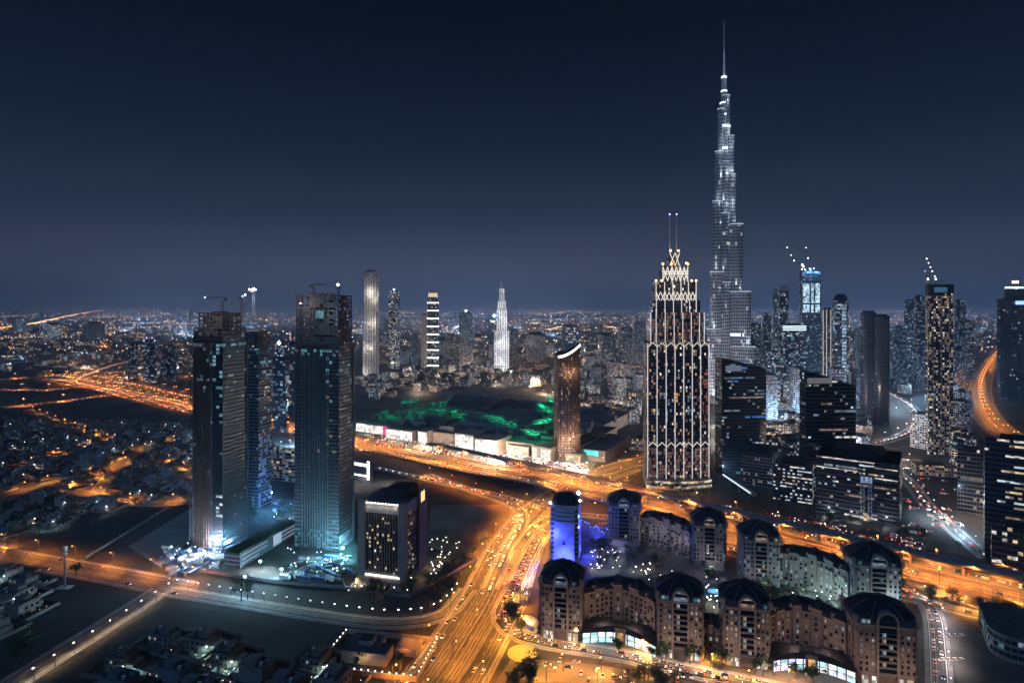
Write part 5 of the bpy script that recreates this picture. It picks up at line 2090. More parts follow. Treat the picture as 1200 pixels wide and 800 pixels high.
# ---------------------------------------------------------------- shopping mall
mx, my = G(540, 528)
mt = radians(-29)
ml = thing("shopping_mall", "sprawling shopping mall with dark roofs, green lit roof strips and white glowing entrances", "shopping mall", (mx, my, 0), mt)
m_mr = mat("mall_roof", (.045, .055, .075), .7, var=.5, scale=.03)
hall = MB()
for x0, x1, y0, y1, h in ((-150, 170, 22, 190, 17), (-120, 150, 190, 330, 19), (-230, -150, 40, 190, 16), (170, 205, 40, 150, 15), (-60, 70, 90, 240, 22), (90, 130, 60, 170, 21), (-140, -80, 60, 170, 21)):
    hall.prism([(x0, y0), (x1, y0), (x1, y1), (x0, y1)], 0, h, m_stone, True, m_mr)
hall.build("hall", ml)
b = MB()
for x0, x1, y0, y1, hh in ((-60, 70, 250, 330, 12), (-175, -80, 210, 320, 20)):
    n = 12
    ra = []
    for k in range(n + 1):
        a = pi * k / n
        ra.append((y0 + (y1 - y0) * (1 - cos(a)) / 2, 17 + hh * sin(a)))
    for p, q in zip(ra, ra[1:]):
        b.poly([(x0, p[0], p[1]), (x1, p[0], p[1] * .85), (x1, q[0], q[1] * .85), (x0, q[0], q[1])], m_mr)
    b.poly([(x0, p[0], p[1]) for p in ra], m_mr)
    b.poly([(x1, p[0], p[1] * .85) for p in ra], m_mr)
b.build("vaulted_roof", ml)
q = random.Random(12)
for k in range(34):
    x, y = q.uniform(-140, 160), q.uniform(30, 300)
    w_, d_ = q.uniform(4, 14), q.uniform(4, 12)
    b = MB()
    b.box(x - w_ / 2, x + w_ / 2, y - d_ / 2, y + d_ / 2, 16, 25 + q.random() * 2, m_roofg)
    b.build("roof_unit", ml)
l_grn = glow("green_strip", (.01, .75, .30), .5, cell=(3.2, 3.2, 50), lo=.0)
l_grn = l_grn
GS = [[(436, 481), (498, 478), (500, 484), (440, 488)], [(497, 474), (530, 463), (533, 469), (502, 480)], [(508, 477), (544, 482), (545, 487), (510, 483)], [(559, 460), (600, 466), (597, 471), (562, 465)],
      [(566, 484), (608, 494), (609, 500), (570, 491)], [(632, 474), (641, 472), (645, 481), (636, 490)], [(617, 504), (632, 505), (631, 511), (618, 510)], [(642, 464), (649, 466), (648, 472), (643, 470)], [(624, 497), (646, 486), (648, 490), (630, 500)], [(468, 470), (490, 466), (493, 470), (470, 475)]]
for gs in GS:
    pts = []
    for px, py in gs:
        x, y = G(px, py, 24.2)
        x, y = x - mx, y - my
        pts.append((x * cos(mt) + y * sin(mt), -x * sin(mt) + y * cos(mt)))
    gq = random.Random(int(gs[0][0]))
    for i in range(9):
        s_, t_ = (i + gq.random()) / 9, gq.uniform(.1, .9)
        X0, X1 = (pts[0][q2] + (pts[1][q2] - pts[0][q2]) * s_ for q2 in (0, 1))
        Y0, Y1 = (pts[3][q2] + (pts[2][q2] - pts[3][q2]) * s_ for q2 in (0, 1))
        gx, gy = X0 + (Y0 - X0) * t_, X1 + (Y1 - X1) * t_
        b = MB()
        wx, wy = gq.uniform(1.5, 4.5), gq.uniform(1.0, 3.0)
        b.box(gx - wx, gx + wx, gy - wy, gy + wy, 15.5, 23.6 + gq.random(), m_mr)
        b.box(gx - wx * .9, gx + wx * .9, gy - wy * .8, gy + wy * .8, 24.61, 24.9, l_grn)
        b.build("green_skylight", ml)
    for s_ in (.15, .4, .65, .9):
        light("green_light", (pts[0][0] + (pts[2][0] - pts[0][0]) * s_, pts[0][1] + (pts[2][1] - pts[0][1]) * s_, 30), 17000, (.01, 1, .36), 1, ml)
for k in range(40):
    x, y = q.uniform(-140, 165), q.uniform(28, 180)
    b = MB()
    L_ = q.uniform(8, 30)
    if q.random() < .5:
        b.box(x, x + L_, y, y + 1.4, 16.5, 24, m_slab)
    else:
        b.box(x, x + 1.4, y, y + L_, 16.5, 24, m_slab)
    b.build("roof_duct", ml)
l_front = glow("mall_front", (1, .94, .86), 1.3, cell=(5, 5, 4), lo=.35)
for k, (x0, x1, y0, h, m) in enumerate(((-12, 22, 2, 25, l_front), (26, 62, -4, 22, l_front), (-84, -66, 8, 20, l_front), (112, 142, 6, 19, glow("mall_front_b", (1, .9, .78), .9, cell=(6, 6, 4), lo=.3)), (-150, -96, 10, 17, l_front), (-228, -160, 26, 16, l_front), (70, 104, 14, 14, l_warm), (146, 180, 16, 12, l_warm))):
    b = MB()
    b.box(x0, x1, y0, 40, 0, h, m_stone)
    b.build("entrance_block", ml)
    b = MB()
    n = max(2, int((x1 - x0) / 6))
    for i in range(n):
        a = x0 + 1 + (x1 - x0 - 2) * i / n
        e = x0 + 1 + (x1 - x0 - 2) * (i + 1) / n - .5
        b.box(a, e, y0 - .35, y0 - .05, 1.0, h * .52, m)
        b.box(a, e, y0 - .35, y0 - .05, h * .55, h - 2.2, m)
    b.build("glowing_front", ml)
    light("front_light", ((x0 + x1) / 2, y0 - 12, 9), 16000, WHITE, .8, ml)
b = MB()
b.box(-166, -158, 22, 25.5, 1, 15, glow("red_banner", (1, .05, .25), .8, lo=1))
b.build("red_banner", ml)
b = MB()
b.box(176, 196, 36, 39.8, 8, 14, glow("teal_sign", (.1, .9, .9), .9, lo=1))
b.build("teal_sign", ml)

# white framed building beside the ribbed tower, lit car park between the towers
cx, cyy, w, d, th = fit(405, 433, 437, 566, -28)
r = thing("white_framed_building", "low building with a bright white lit frame right of the ribbed unfinished tower", "building", (cx, cyy, 0), th)
b = MB()
b.prism(rect(w, d), 0, 24, m_concd, True, m_roofg)
b.build("wall", r)
b = MB()
b.box(-w / 2, w / 2 + .6, -d / 2 - .8, -d / 2 - .1, 19, 22, l_strip)
b.box(-w / 2, w / 2 + .6, -d / 2 - .8, -d / 2 - .1, 7, 8.6, l_strip)
b.box(w / 2 - 3, w / 2 + .6, -d / 2 - 1, -d / 2 - .82, 4, 26, l_strip)
b.build("light_frame", r)
light("frame_light", (w * .4, -d / 2 - 12, 14), 16000, (1, .95, .92), .8, r)
light("frame_light", (w * 1.2, 0, 14), 16000, (1, .95, .92), .8, r)
cx, cyy, w, d, th = fit(317, 345, 349, 565, TH)
r = thing("multi_storey_car_park", "pale lit multi-storey car park seen between the two dark left towers", "car park", (cx, cyy, 0), th)
w_, g_ = MB(), MB()
facade(w_, g_, rect(w, d), 0, 40, 3.4, 4, lits(.5, [l_dimw, l_dimc, l_warm, l_dimc], 5), m_conc, g_dark, .45, .3, cap=m_roofg)
w_.build("wall", r)
kind(g_.build("deck_openings", r), "stuff")
# footbridge tube to the metro
p0, p1 = G(850, 557, 8), G(884, 580, 8)
th = atan2(p1[1] - p0[1], p1[0] - p0[0])
L = sqrt((p1[0] - p0[0]) ** 2 + (p1[1] - p0[1]) ** 2)
r = thing("covered_footbridge", "tubular glazed footbridge leading toward the highway from the lattice crowned tower", "footbridge", (p0[0], p0[1], 0), th)
b = MB()
n = 10
rg = [[(x, 3.2 * cos(2 * pi * k / 10), 9 + 2.6 * sin(2 * pi * k / 10)) for k in range(10)] for x in (0, L)]
b.loft(rg, m_steel)
b.build("tube", r)
b = MB()
for i in range(int(L / 3)):
    b.box(i * 3 + .6, i * 3 + 1.5, -3.3, -2.9, 8.6, 10.2, l_stripc)
b.build("windows", r)
for i in range(3):
    b = MB()
    b.tube((L * (i + .5) / 3, 0, -.05), (L * (i + .5) / 3, 0, 6.6), .6, m_conc, 8)
    b.build("pier", r)
# metro viaduct along the highway
va = thing("metro_viaduct", "elevated metro viaduct on single T-piers running along the far edge of the highway", "viaduct", (0, 0, 0), 0)
b = MB()
N_ = normals(szr)
vp = [(p[0] + n_[0] * 33, p[1] + n_[1] * 33) for p, n_ in zip(szr, N_)]
vp = [p for p in vp if p[0] > -130]
solid_ribbon(b, vp, -4.6, 4.6, 9.0, 10.4, m_conc)
for s in (-1, 1):
    solid_ribbon(b, vp, s * 4.6 - .15, s * 4.6 + .15, 10.3, 11.6, m_conc)
b.build("deck", va)
for x, y, h in along(vp, 34, 10):
    b = MB()
    b.tube((x, y, -.05), (x, y, 7.2), .95, m_conc, 8)
    b.prism([(x + cos(h) * a - sin(h) * c, y + sin(h) * a + cos(h) * c) for a, c in ((-1.1, -3.6), (1.1, -3.6), (1.1, 3.6), (-1.1, 3.6))], 7.2, 8.95, m_conc, bottom=True)
    b.build("pier", va)
# yellow light under the flyover
for px, py in ((612, 566), (638, 604), (690, 578), (655, 590), (722, 590), (668, 562), (632, 618)):
    x, y = G(px, py)
    light("underpass_light", (x, y, 6.5), 13000, (1, .47, .04), .5)
for px, py, e in ((612, 764, 12000), (588, 758, 3000), (600, 775, 2500), (648, 762, 3500)):
    x, y = G(px, py)
    light("crossing_light", (x, y, 8), e * 1.1, (1, .50, .03), .5)
# ---------------------------------------------------------------- city fabric
OCC = []


def free(x, y, rad):
    for a, b, c in OCC:
        if (a - x) ** 2 + (b - y) ** 2 < (c + rad) ** 2:
            return False
    for k, p in ROADS.items():
        mgn = RW.get(k, 8) + rad
        for q in p[::2]:
            if (q[0] - x) ** 2 + (q[1] - y) ** 2 < mgn * mgn:
                return False
    return True


RW = dict(szr=36, fr=10, service=8, boulevard=26, left_avenue=17, rf=24, rw=12, far1=20, far2=36, il=14, im=9, iu=12, ir=11, ib=10)
for o in list(C.objects):
    if o.parent is None and o.get("category") in ("skyscraper", "tower block", "office tower", "office block", "hotel", "hotel tower", "building", "car park"):
        OCC.append((o.location.x, o.location.y, 34 if o.get("category") in ("skyscraper", "tower block") else 26))
    if o.name.startswith("shopping_mall"):
        for a in range(-200, 180, 60):
            for b_ in range(20, 320, 60):
                OCC.append((o.location.x + a * cos(mt) - b_ * sin(mt), o.location.y + a * sin(mt) + b_ * cos(mt), 45))
OCC.append((XT(1312, 848), 1312, 75))
OCC.append((XT(690, 794), 720, 60))


def inside(px, py, poly):
    c = False
    j = len(poly) - 1
    for i in range(len(poly)):
        xi, yi = poly[i]
        xj, yj = poly[j]
        if (yi > py) != (yj > py) and px < (xj - xi) * (py - yi) / (yj - yi) + xi:
            c = not c
        j = i
    return c


def block_proto(w, d, h, p, mats, wm, fh=3.6, bay=3.4, run=.05, seed=1):
    r = thing("city_block", "block of flats in the distant city", "city building", (0, -2300, 0), 0, "buildings of the distant city")
    a, b = MB(), MB()
    o = rect(w, d)
    facade(a, b, o, 0, h, fh, bay, lits(p, mats, seed, run), wm, g_dark, .42, 1.0, cap=m_roofg)
    a.build("wall", r)
    kind(b.build("glazing", r), "stuff")
    b = MB()
    b.box(-w * .25, w * .2, -d * .2, d * .25, h + .02, h + 3, m_roofd)
    b.box(w * .25, w * .42, -d * .4, -d * .2, h + .02, h + 2, m_slab)
    b.build("roof_plant", r)
    r["dims"] = 0
    del r["dims"]
    return freeze(r), max(w, d) * .6


mixA = [l_warm, l_white, l_dimw, l_dimc, l_dimw, l_cool]
mixB = [l_cool, l_dimc, l_white, l_dimc]
mixD = [l_dimc, l_dimc, l_dimc, l_dimc, l_dimw, l_dimc, l_cool]  # mostly dim panes, added to give black facades a bluish glow
mixC = [l_amber, l_warm, l_dimw, l_dimr]
LOW = [block_proto(26, 18, 13, .42, mixC, m_stone, seed=1), block_proto(34, 20, 17, .45, mixA, m_conc, seed=2), block_proto(22, 22, 21, .45, mixA, m_stone, seed=3),
       block_proto(44, 20, 15, .5, mixC, m_conc, seed=4), block_proto(20, 18, 26, .42, mixB, m_slab, seed=5), block_proto(30, 24, 30, .2, mixA, m_concd, seed=6)]
MID = [block_proto(26, 24, 52, .42, mixD, mat('pale_block',(.3,.32,.36),.8), seed=11), block_proto(30, 26, 70, .36, mixD, m_concd, seed=12), block_proto(24, 24, 90, .40, mixD, mat('pale_block',(.3,.32,.36),.8), seed=13),
       block_proto(34, 24, 42, .2, mixA, m_conc, seed=14), block_proto(24, 22, 110, .34, mixD, m_concd, seed=15)]
TONE = {0: "low flat block with warm lit rooms", 1: "flat block with mixed lit rooms", 2: "cubic block with warm and white lit rooms", 3: "long low block with amber lit rooms", 4: "slim grey block with cool lit rooms", 5: "dark block with scattered lit rooms",
        10: "grey mid-rise with cool lit rooms", 11: "dark mid-rise with mixed lit rooms", 12: "tall grey block with cool lit rooms", 13: "concrete mid-rise with warm lit rooms", 14: "tallest dark block with few cool rooms"}
ZONES = [
    ("behind the mall", [(560, 400), (756, 400), (756, 470), (680, 470), (640, 450), (560, 440)], 84, LOW + MID[:1], 0),
    ("in the old quarter behind the mall", [(415, 445), (500, 432), (600, 436), (650, 452), (560, 452), (440, 470)], 60, LOW, 0),
    ("beyond the pale towers", [(418, 398), (570, 398), (570, 430), (500, 442), (418, 450)], 26, LOW + MID[:1], 0),
    ("in the dense district at right", [(846, 396), (1140, 396), (1140, 440), (1080, 470), (1000, 480), (900, 500), (846, 470)], 90, MID + LOW[2:] + MID, 1),
    ("among the office towers at right", [(898, 470), (1010, 490), (1010, 535), (930, 550), (898, 540)], 22, LOW, 0),
    ("beside the curved boulevard", [(1120, 440), (1140, 440), (1140, 560), (1060, 560), (1080, 520)], 16, LOW + MID[:1], 0),
    ("right of the curved highway", [(1185, 440), (1290, 440), (1290, 500), (1200, 500)], 9, LOW + MID[:1], 0),
    ("by the far left interchange", [(0, 385), (225, 385), (225, 440), (140, 428), (0, 436)], 34, LOW + LOW + MID[:1], 0),
    ("near the horizon", [(0, 371), (1200, 371), (1200, 396), (0, 396)], 60, LOW + MID[:2], 2),
    ("behind the unfinished towers", [(322, 440), (345, 440), (345, 492), (322, 480)], 7, LOW, 0),
    ("beside the mall road", [(680, 470), (756, 470), (756, 530), (690, 520)], 12, LOW, 0),
]
zr_ = random.Random(77)
BLK = []
for zname, poly, n, protos, mode in ZONES:
    done = tries = 0
    xs_, ys_ = [p[0] for p in poly], [p[1] for p in poly]
    while done < n and tries < n * 30:
        tries += 1
        px, py = zr_.uniform(min(xs_), max(xs_)), zr_.uniform(min(ys_), max(ys_))
        if not inside(px, py, poly):
            continue
        x, y = G(px, py)
        i = zr_.randrange(len(protos))
        pr, rad = protos[i]
        sc = 1.0 if mode < 2 else zr_.uniform(1.2, 2.0)
        if not free(x, y, rad * sc * .9):
            continue
        OCC.append((x, y, rad * sc * .8))
        ti = (LOW.index(protos[i]) if protos[i] in LOW else 10 + MID.index(protos[i]))
        BLK.append((y, pr, (x, y, 0), radians(zr_.choice([-38, -15, 0, 20]) + zr_.uniform(-6, 6)), "%s %s" % (TONE[ti], zname), "buildings " + zname, (sc, sc, sc * zr_.uniform(.8, 1.15))))
        done += 1
BLK.sort(key=lambda a: a[0])
for a in BLK[:292]:
    place(*a[1:])
mass = MB()
for y, pr, loc, rz, lb, gp, sc in BLK[292:]:
    for o, _ in KIDS[pr.name][1]:
        me = o.data
        V = [(loc[0] + (v.co.x * cos(rz) - v.co.y * sin(rz)) * sc[0], loc[1] + (v.co.x * sin(rz) + v.co.y * cos(rz)) * sc[1], v.co.z * sc[2]) for v in me.vertices]
        for p_ in me.polygons:
            mass.poly([V[i] for i in p_.vertices], me.materials[p_.material_index])
kind(mass.build("distant_city_blocks"), "stuff")

for pr, _ in LOW + MID:
    if pr.name not in USED:
        for o_ in [c for c in C.objects if c.parent == pr] + [pr]:
            bpy.data.objects.remove(o_)
# far lights that nobody could count
fl_ = {k: MB() for k in "swc"}
houses = MB()
q = random.Random(5)
mm = {"s": glow("far_sodium", (1, .44, .14), 8.0, cell=(90, 90, 90), lo=.15), "w": glow("far_white", (1, .84, .68), 7.0, cell=(90, 90, 90), lo=.12), "c": glow("far_cool", (.62, .82, 1), 7.0, cell=(90, 90, 90), lo=.12)}


def far_lamp(x, y, k, s=1.0, z=8):
    fl_[k].ball((x, y, z), y / F * .40 * s, mm[k])


for k in range(4600):
    py = 360.5 + 60 * q.random() ** 2.3
    px = q.uniform(-10, 1210)
    x, y = G(px, py)
    far_lamp(x, y, q.choice("sswwcc" if px > 400 else "ssswwc"), q.uniform(.6, 1.25), q.uniform(5, 25))
for rk, stp, sc_ in (("far1", 36, .8), ("far2", 50, 1.0)):
    for off in (-14, 14):
        for x, y, h in along(ROADS[rk], stp):
            far_lamp(x - sin(h) * off, y + cos(h) * off, "s", sc_, 14)
for px0, py0, px1, py1, c_, n_ in ((128, 379, 228, 380, "c", 44), (96, 372, 160, 372, "s", 26), (0, 372, 60, 369, "w", 24), (120, 386, 225, 384, "w", 30), (0, 398, 90, 396, "w", 26), (430, 371, 500, 363, "s", 30), (620, 376, 760, 372, "w", 40), (980, 366, 1080, 364, "s", 40), (1110, 372, 1165, 366, "s", 30), (880, 372, 930, 378, "s", 22)):
    for i in range(n_):
        x, y = G(px0 + (px1 - px0) * i / n_ + q.uniform(-.6, .6), py0 + (py1 - py0) * i / n_ + q.uniform(-.2, .2))
        far_lamp(x, y, c_, q.uniform(.7, 1.1), 12)
for k in range(80):        # straight lit streets
    py = 361.5 + 34 * q.random() ** 1.8
    px = q.uniform(0, 1200)
    x, y = G(px, py)
    a = radians(q.choice([-38, 52, -10, 5, 12, 75]))
    n = q.randrange(10, 34)
    c = q.choice("sssw")
    st = y * .006
    for i in range(n):
        far_lamp(x + cos(a) * i * st, max(900, y + sin(a) * i * st), c, .8)
for k in range(1500):
    py = 366 + 40 * q.random() ** 1.6
    px = q.uniform(-10, 1210)
    x, y = G(px, py)
    w_ = q.uniform(14, 40) * (1 + y / 9000)
    h_ = q.uniform(6, 16) * (1 + y / 9000)
    b = houses
    m = q.choice([m_stone, m_conc, m_slab])
    b.box(x - w_ / 2, x + w_ / 2, y - w_ / 3, y + w_ / 3, 0, h_, m, False)
    if q.random() < .55:
        mw = q.choice([l_warm, l_white, l_amber, l_cool, l_dimw])
        for j in range(3):
            xx = x - w_ / 2 + w_ * (j + .2) / 3
            if q.random() < .6:
                b.poly([(xx, y - w_ / 3 - .1, h_ * .3), (xx + w_ * .16, y - w_ / 3 - .1, h_ * .3), (xx + w_ * .16, y - w_ / 3 - .1, h_ * .65), (xx, y - w_ / 3 - .1, h_ * .65)], mw)
kind(houses.build("distant_houses"), "stuff")
for k, nm in (("s", "distant_sodium_lights"), ("w", "distant_white_lights"), ("c", "distant_cool_lights")):
    kind(fl_[k].build(nm), "stuff")

# lamps added between the city blocks to light ground, facades and haze
CL = {"ct": ((1.0, 0.78, 0.58), 170000, l_lampw), "cc": ((0.40, 0.68, 1.0), 200000, l_lampc), "cs": ((1.0, 0.40, 0.12), 170000, l_lamps)}
cl_mb = MB()


def added_city_lamp(k, x, y, h=9.0):
    col, en, hm_ = CL[k]
    en = en if y > 800 else en * .25
    cl_mb.tube((x, y, 0), (x, y, h), .14, m_dsteel, 5)
    cl_mb.prism([(x + a, y + b_) for a, b_ in oval(2.2, 1.4, 8)], h, h + .35, hm_, bottom=True)
    light("city_fill_light", (x, y, h - .6), en, col, .35)


for zname, poly, n, cs in (("a", [(560, 400), (756, 400), (756, 540), (690, 520), (640, 470), (560, 450)], 40, ("ct", "ct", "cs")), ("o", [(415, 440), (500, 430), (600, 434), (650, 450), (560, 452), (440, 470)], 16, ("ct", "ct", "cs")), ("b", [(418, 400), (570, 400), (560, 440), (418, 470)], 16, ("ct", "cs", "ct")),
                           ("c", [(846, 400), (1140, 400), (1140, 470), (1000, 540), (900, 545), (846, 500)], 64, ("cc", "cc", "cc", "cc", "cs", "ct")), ("d", [(0, 392), (225, 392), (225, 445), (0, 440)], 18, ("cs", "ct", "cc")),
                           ("k", [(840, 470), (1010, 480), (1010, 540), (900, 562), (840, 555)], 22, ("cc", "ct", "cs")), ("e", [(322, 440), (345, 440), (345, 540), (322, 540)], 6, ("cc", "ct")), ("f", [(930, 560), (1130, 540), (1160, 650), (1050, 635)], 7, ("ct", "cc", "ct")), ("g", [(1130, 560), (1200, 590), (1200, 680), (1120, 620)], 4, ("ct",)), ("h", [(430, 505), (600, 530), (690, 548), (690, 556), (440, 522)], 12, ("ct",))):
    done = tries = 0
    xs_, ys_ = [p[0] for p in poly], [p[1] for p in poly]
    while done < n and tries < 600:
        tries += 1
        px, py = zr_.uniform(min(xs_), max(xs_)), zr_.uniform(min(ys_), max(ys_))
        if not inside(px, py, poly):
            continue
        x, y = G(px, py)
        if not free(x, y, -4):
            continue
        added_city_lamp(zr_.choice(cs), x, y)
        done += 1

kind(cl_mb.build("added_city_lamps"), "stuff")
# unseen lights added over the far districts so the haze glows at the horizon
q = random.Random(91)
for k in range(150):
    py = 363 + 30 * q.random() ** 1.5
    px = q.uniform(-60, 1260)
    x, y = G(px, py)
    c = q.choice([(1, .58, .40), (.7, .78, 1), (.42, .65, 1), (.3, .56, 1), (.4, .62, 1)])
    light("horizon_fill", (x, y, 24), 1500000 * (y / 9000 + .35), c, 1.0)

# ---------------------------------------------------------------- villas of the low district


def villa(kind_, seed):
    q = random.Random(seed)
    r = thing("villa", "flat roofed villa behind a garden wall", "villa", (0, -2200, 0), 0, "villas")
    wm = [mat("villa_cream", (.28, .24, .2), .85), mat("villa_white", (.42, .42, .42), .85), mat("villa_grey", (.2, .2, .2), .85), mat("villa_tan", (.24, .18, .13), .85)][kind_ % 4]
    w, d, h = q.uniform(12, 18), q.uniform(10, 14), q.uniform(6.5, 8.5)
    b = MB()
    b.prism(rect(w, d), 0, h, wm, True, m_roofg)
    b.box(-w * .1, w * .35, -d * .2, d * .35, h, h + 2.8, wm)
    b.box(w / 2, w / 2 + 4.5, -d * .3, d * .4, 0, h * .5, wm)
    b.build("wall", r)
    b = MB()
    for s in (-1, 1):
        b.box(-w / 2 - .1, w / 2 + .1, s * d / 2 - .15, s * d / 2 + .15, h, h + .9, wm)
        b.box(s * w / 2 - .15, s * w / 2 + .15, -d / 2 + .2, d / 2 - .2, h, h + .9, wm)
    b.build("parapet", r)
    b = MB()
    b.prism([(x - w * .3, y + d * .2) for x, y in oval(2, 2, 8)], h + .05, h + 1.9, m_white)
    b.build("water_tank", r)
    b = MB()
    b.box(-w * .42, -w * .3, -d * .3, -d * .15, h + .05, h + 1.1, m_slab)
    b.build("air_conditioner", r)
    for z in (1.0, 4.4):
        for i in range(4):
            x = -w * .38 + i * w * .25
            m = q.choice([l_warm, l_cool, l_white]) if q.random() < .14 else g_dark
            window(r, x, -d / 2 - .05, z, 0, m, 1.3, 1.5)
    b = MB()
    b.box(-.8, .8, -d / 2 - .25, -d / 2 - .05, 0, 2.4, m_bark)
    b.build("door", r)
    b = MB()
    X, Y_ = w / 2 + 8, d / 2 + 8
    for s in (-1, 1):
        b.box(-X, X, s * Y_ - .15, s * Y_ + .15, 0, 2.2, wm)
        b.box(s * X - .15, s * X + .15, -Y_ + .2, Y_ - .2, 0, 2.2, wm)
    b.build("garden_wall", r)
    b = MB()
    for k in range(2):
        x, y = q.uniform(-X + 2, X - 2), -Y_ + 2
        b.ball((x, y, 2.6), .32, l_lampd)
    b.build("garden_lamps", r)
    return freeze(r)


VIL = [villa(i, 40 + i) for i in range(5)]
VT = ["cream", "white", "grey", "tan", "cream, tall"]
VZ = [("among the orange lit streets at left", [(-10, 492), (225, 500), (225, 586), (110, 600), (-10, 640)], 120), ("near the lower left corner", [(-10, 668), (60, 668), (30, 716), (-10, 750)], 7),
      ("at the bottom edge below the dark lot", [(145, 752), (245, 748), (230, 815), (130, 815)], 9), ("at the bottom edge beside the walled compound", [(255, 770), (400, 780), (400, 815), (250, 815)], 9),
      ("beyond the slip roads at far left", [(-10, 425), (90, 408), (200, 412), (130, 424), (90, 436), (-10, 440)], 22), ("on the flat land before the interchange", [(90, 492), (225, 500), (225, 520), (140, 524)], 12)]
yard = 0
vr = random.Random(9)
for zname, poly, n in VZ:
    done = tries = 0
    xs_, ys_ = [p[0] for p in poly], [p[1] for p in poly]
    while done < n and tries < n * 40:
        tries += 1
        px, py = vr.uniform(min(xs_), max(xs_)), vr.uniform(min(ys_), max(ys_))
        if not inside(px, py, poly):
            continue
        x, y = G(px, py)
        if not free(x, y, 11):
            continue
        OCC.append((x, y, 12))
        i = vr.randrange(5)
        place(VIL[i], (x, y, 0), radians(TH + vr.choice([0, 0, 90, -90, 180]) + vr.uniform(-4, 4)), "%s flat roofed villa %s" % (VT[i], zname), "villas " + zname)
        done += 1
        if done % (2 if 'bottom edge' in zname or 'corner' in zname else 3) == 0:
            yard += 1
            fl = thing("yard_floodlight", "floodlight on a pole in a villa yard %s" % zname, "floodlight", (x + 8, y - 12, 0), 0, "yard lights " + zname)
            b = MB()
            b.tube((0, 0, 0), (0, 0, 6), .1, m_dsteel, 5)
            b.build("mast", fl)
            b = MB()
            b.box(-.45, .45, -.15, .15, 6, 6.4, l_lampc)
            b.build("lamp_head", fl)
            light("yard_light", (0, -.5, 6), vr.choice([2600, 4200, 6500]) * (1.6 if 'bottom edge' in zname or 'corner' in zname else 1), (.5, .92, 1) if 'bottom edge' in zname or 'corner' in zname else vr.choice([(.55, .85, 1), (.6, .95, .95), (1, .85, .65), (.65, .8, 1), (1, .5, .2)]), .3, fl)

# walled compound by the boulevard
x0, y0 = G(445, 768)
r = thing("walled_compound", "courtyard building with stepped walls and rows of wall lamps left of the boulevard", "compound", (x0, y0, 0), radians(-10))
b = MB()
for s in (-1, 1):
    b.box(-30, 30, s * 20 - .3, s * 20 + .3, 0, 3, m_stone)
    b.box(s * 30 - .3, s * 30 + .3, -19.6, 19.6, 0, 3, m_stone)
b.build("outer_wall", r)
b = MB()
b.prism([(-20, -10), (8, -10), (8, 2), (0, 2), (0, 10), (-20, 10)], 0, 7, m_stone, True, m_roofg)
b.prism([(-12, -3), (-4, -3), (-4, 5), (-12, 5)], 7, 10, m_stone, True, m_roofd)
b.build("house", r)
b = MB()
b.box(8.5, 22, 2, 14, 0, 4.5, m_stone)
b.build("annex", r)
for i in range(14):
    b = MB()
    b.ball((-28 + i * 4.2, -20, 3.6), .42, l_lampw)
    b.build("wall_lamp", r)
for i in range(9):
    for s in (-1, 1):
        b = MB()
        b.ball((s * 30, -16 + i * 4.2, 3.6), .42, l_lampw)
        b.build("wall_lamp", r)
light("court_light", (-6, -14, 6), 1800, WARM, .4, r)
light("court_light", (16, 0, 6), 1200, SODIUM, .4, r)
light("court_light", (-10, -27, 7), 3800, (.7, .9, 1), .4, r)

# building site clutter at the towers' feet
SITE = []


def site_proto(kind_):
    if kind_ == 0:
        r = thing("site_cabin", "white site cabin stacked near the tower footings", "site cabin", (0, -2100, 0), 0, "cabins on the building site")
        b = MB()
        b.box(-4, 4, -1.4, 1.4, .2, 2.9, m_white)
        b.build("body", r)
        for x in (-2.4, 0, 2.4):
            window(r, x, -1.42, 1.2, 0, l_cool, 1.0, .9)
        b = MB()
        b.box(-4.1, 4.1, -1.5, 1.5, 2.9, 3.05, m_slab)
        b.build("roof", r)
    elif kind_ == 1:
        r = thing("material_stack", "stack of pale boards on the building site", "building material", (0, -2100, 0), 0, "material stacks on the building site")
        b = MB()
        for k in range(4):
            b.box(-3 + .2 * k, 3 - .1 * k, -1.2, 1.2 - .15 * k, .1 + k * .5, .5 + k * .5, m_conc if k % 2 else m_sand)
        b.build("boards", r)
        b = MB()
        b.box(-3, -2.6, -1.3, 1.3, 0, .09, m_bark)
        b.box(2.6, 3, -1.3, 1.3, 0, .09, m_bark)
        b.build("bearers", r)
    else:
        r = thing("shipping_container", "steel container on the building site", "container", (0, -2100, 0), 0, "containers on the building site")
        b = MB()
        b.box(-6, 6, -1.2, 1.2, .1, 2.7, mat("container_blue", (.06, .12, .22), .6))
        for k in range(24):
            b.box(-5.8 + k * .5, -5.6 + k * .5, -1.28, -1.2, .2, 2.6, mat("container_blue", (.06, .12, .22), .6))
        b.build("body", r)
        b = MB()
        b.box(6.02, 6.1, -1.1, 1.1, .2, 2.6, m_slab)
        b.build("doors", r)
    return freeze(r)


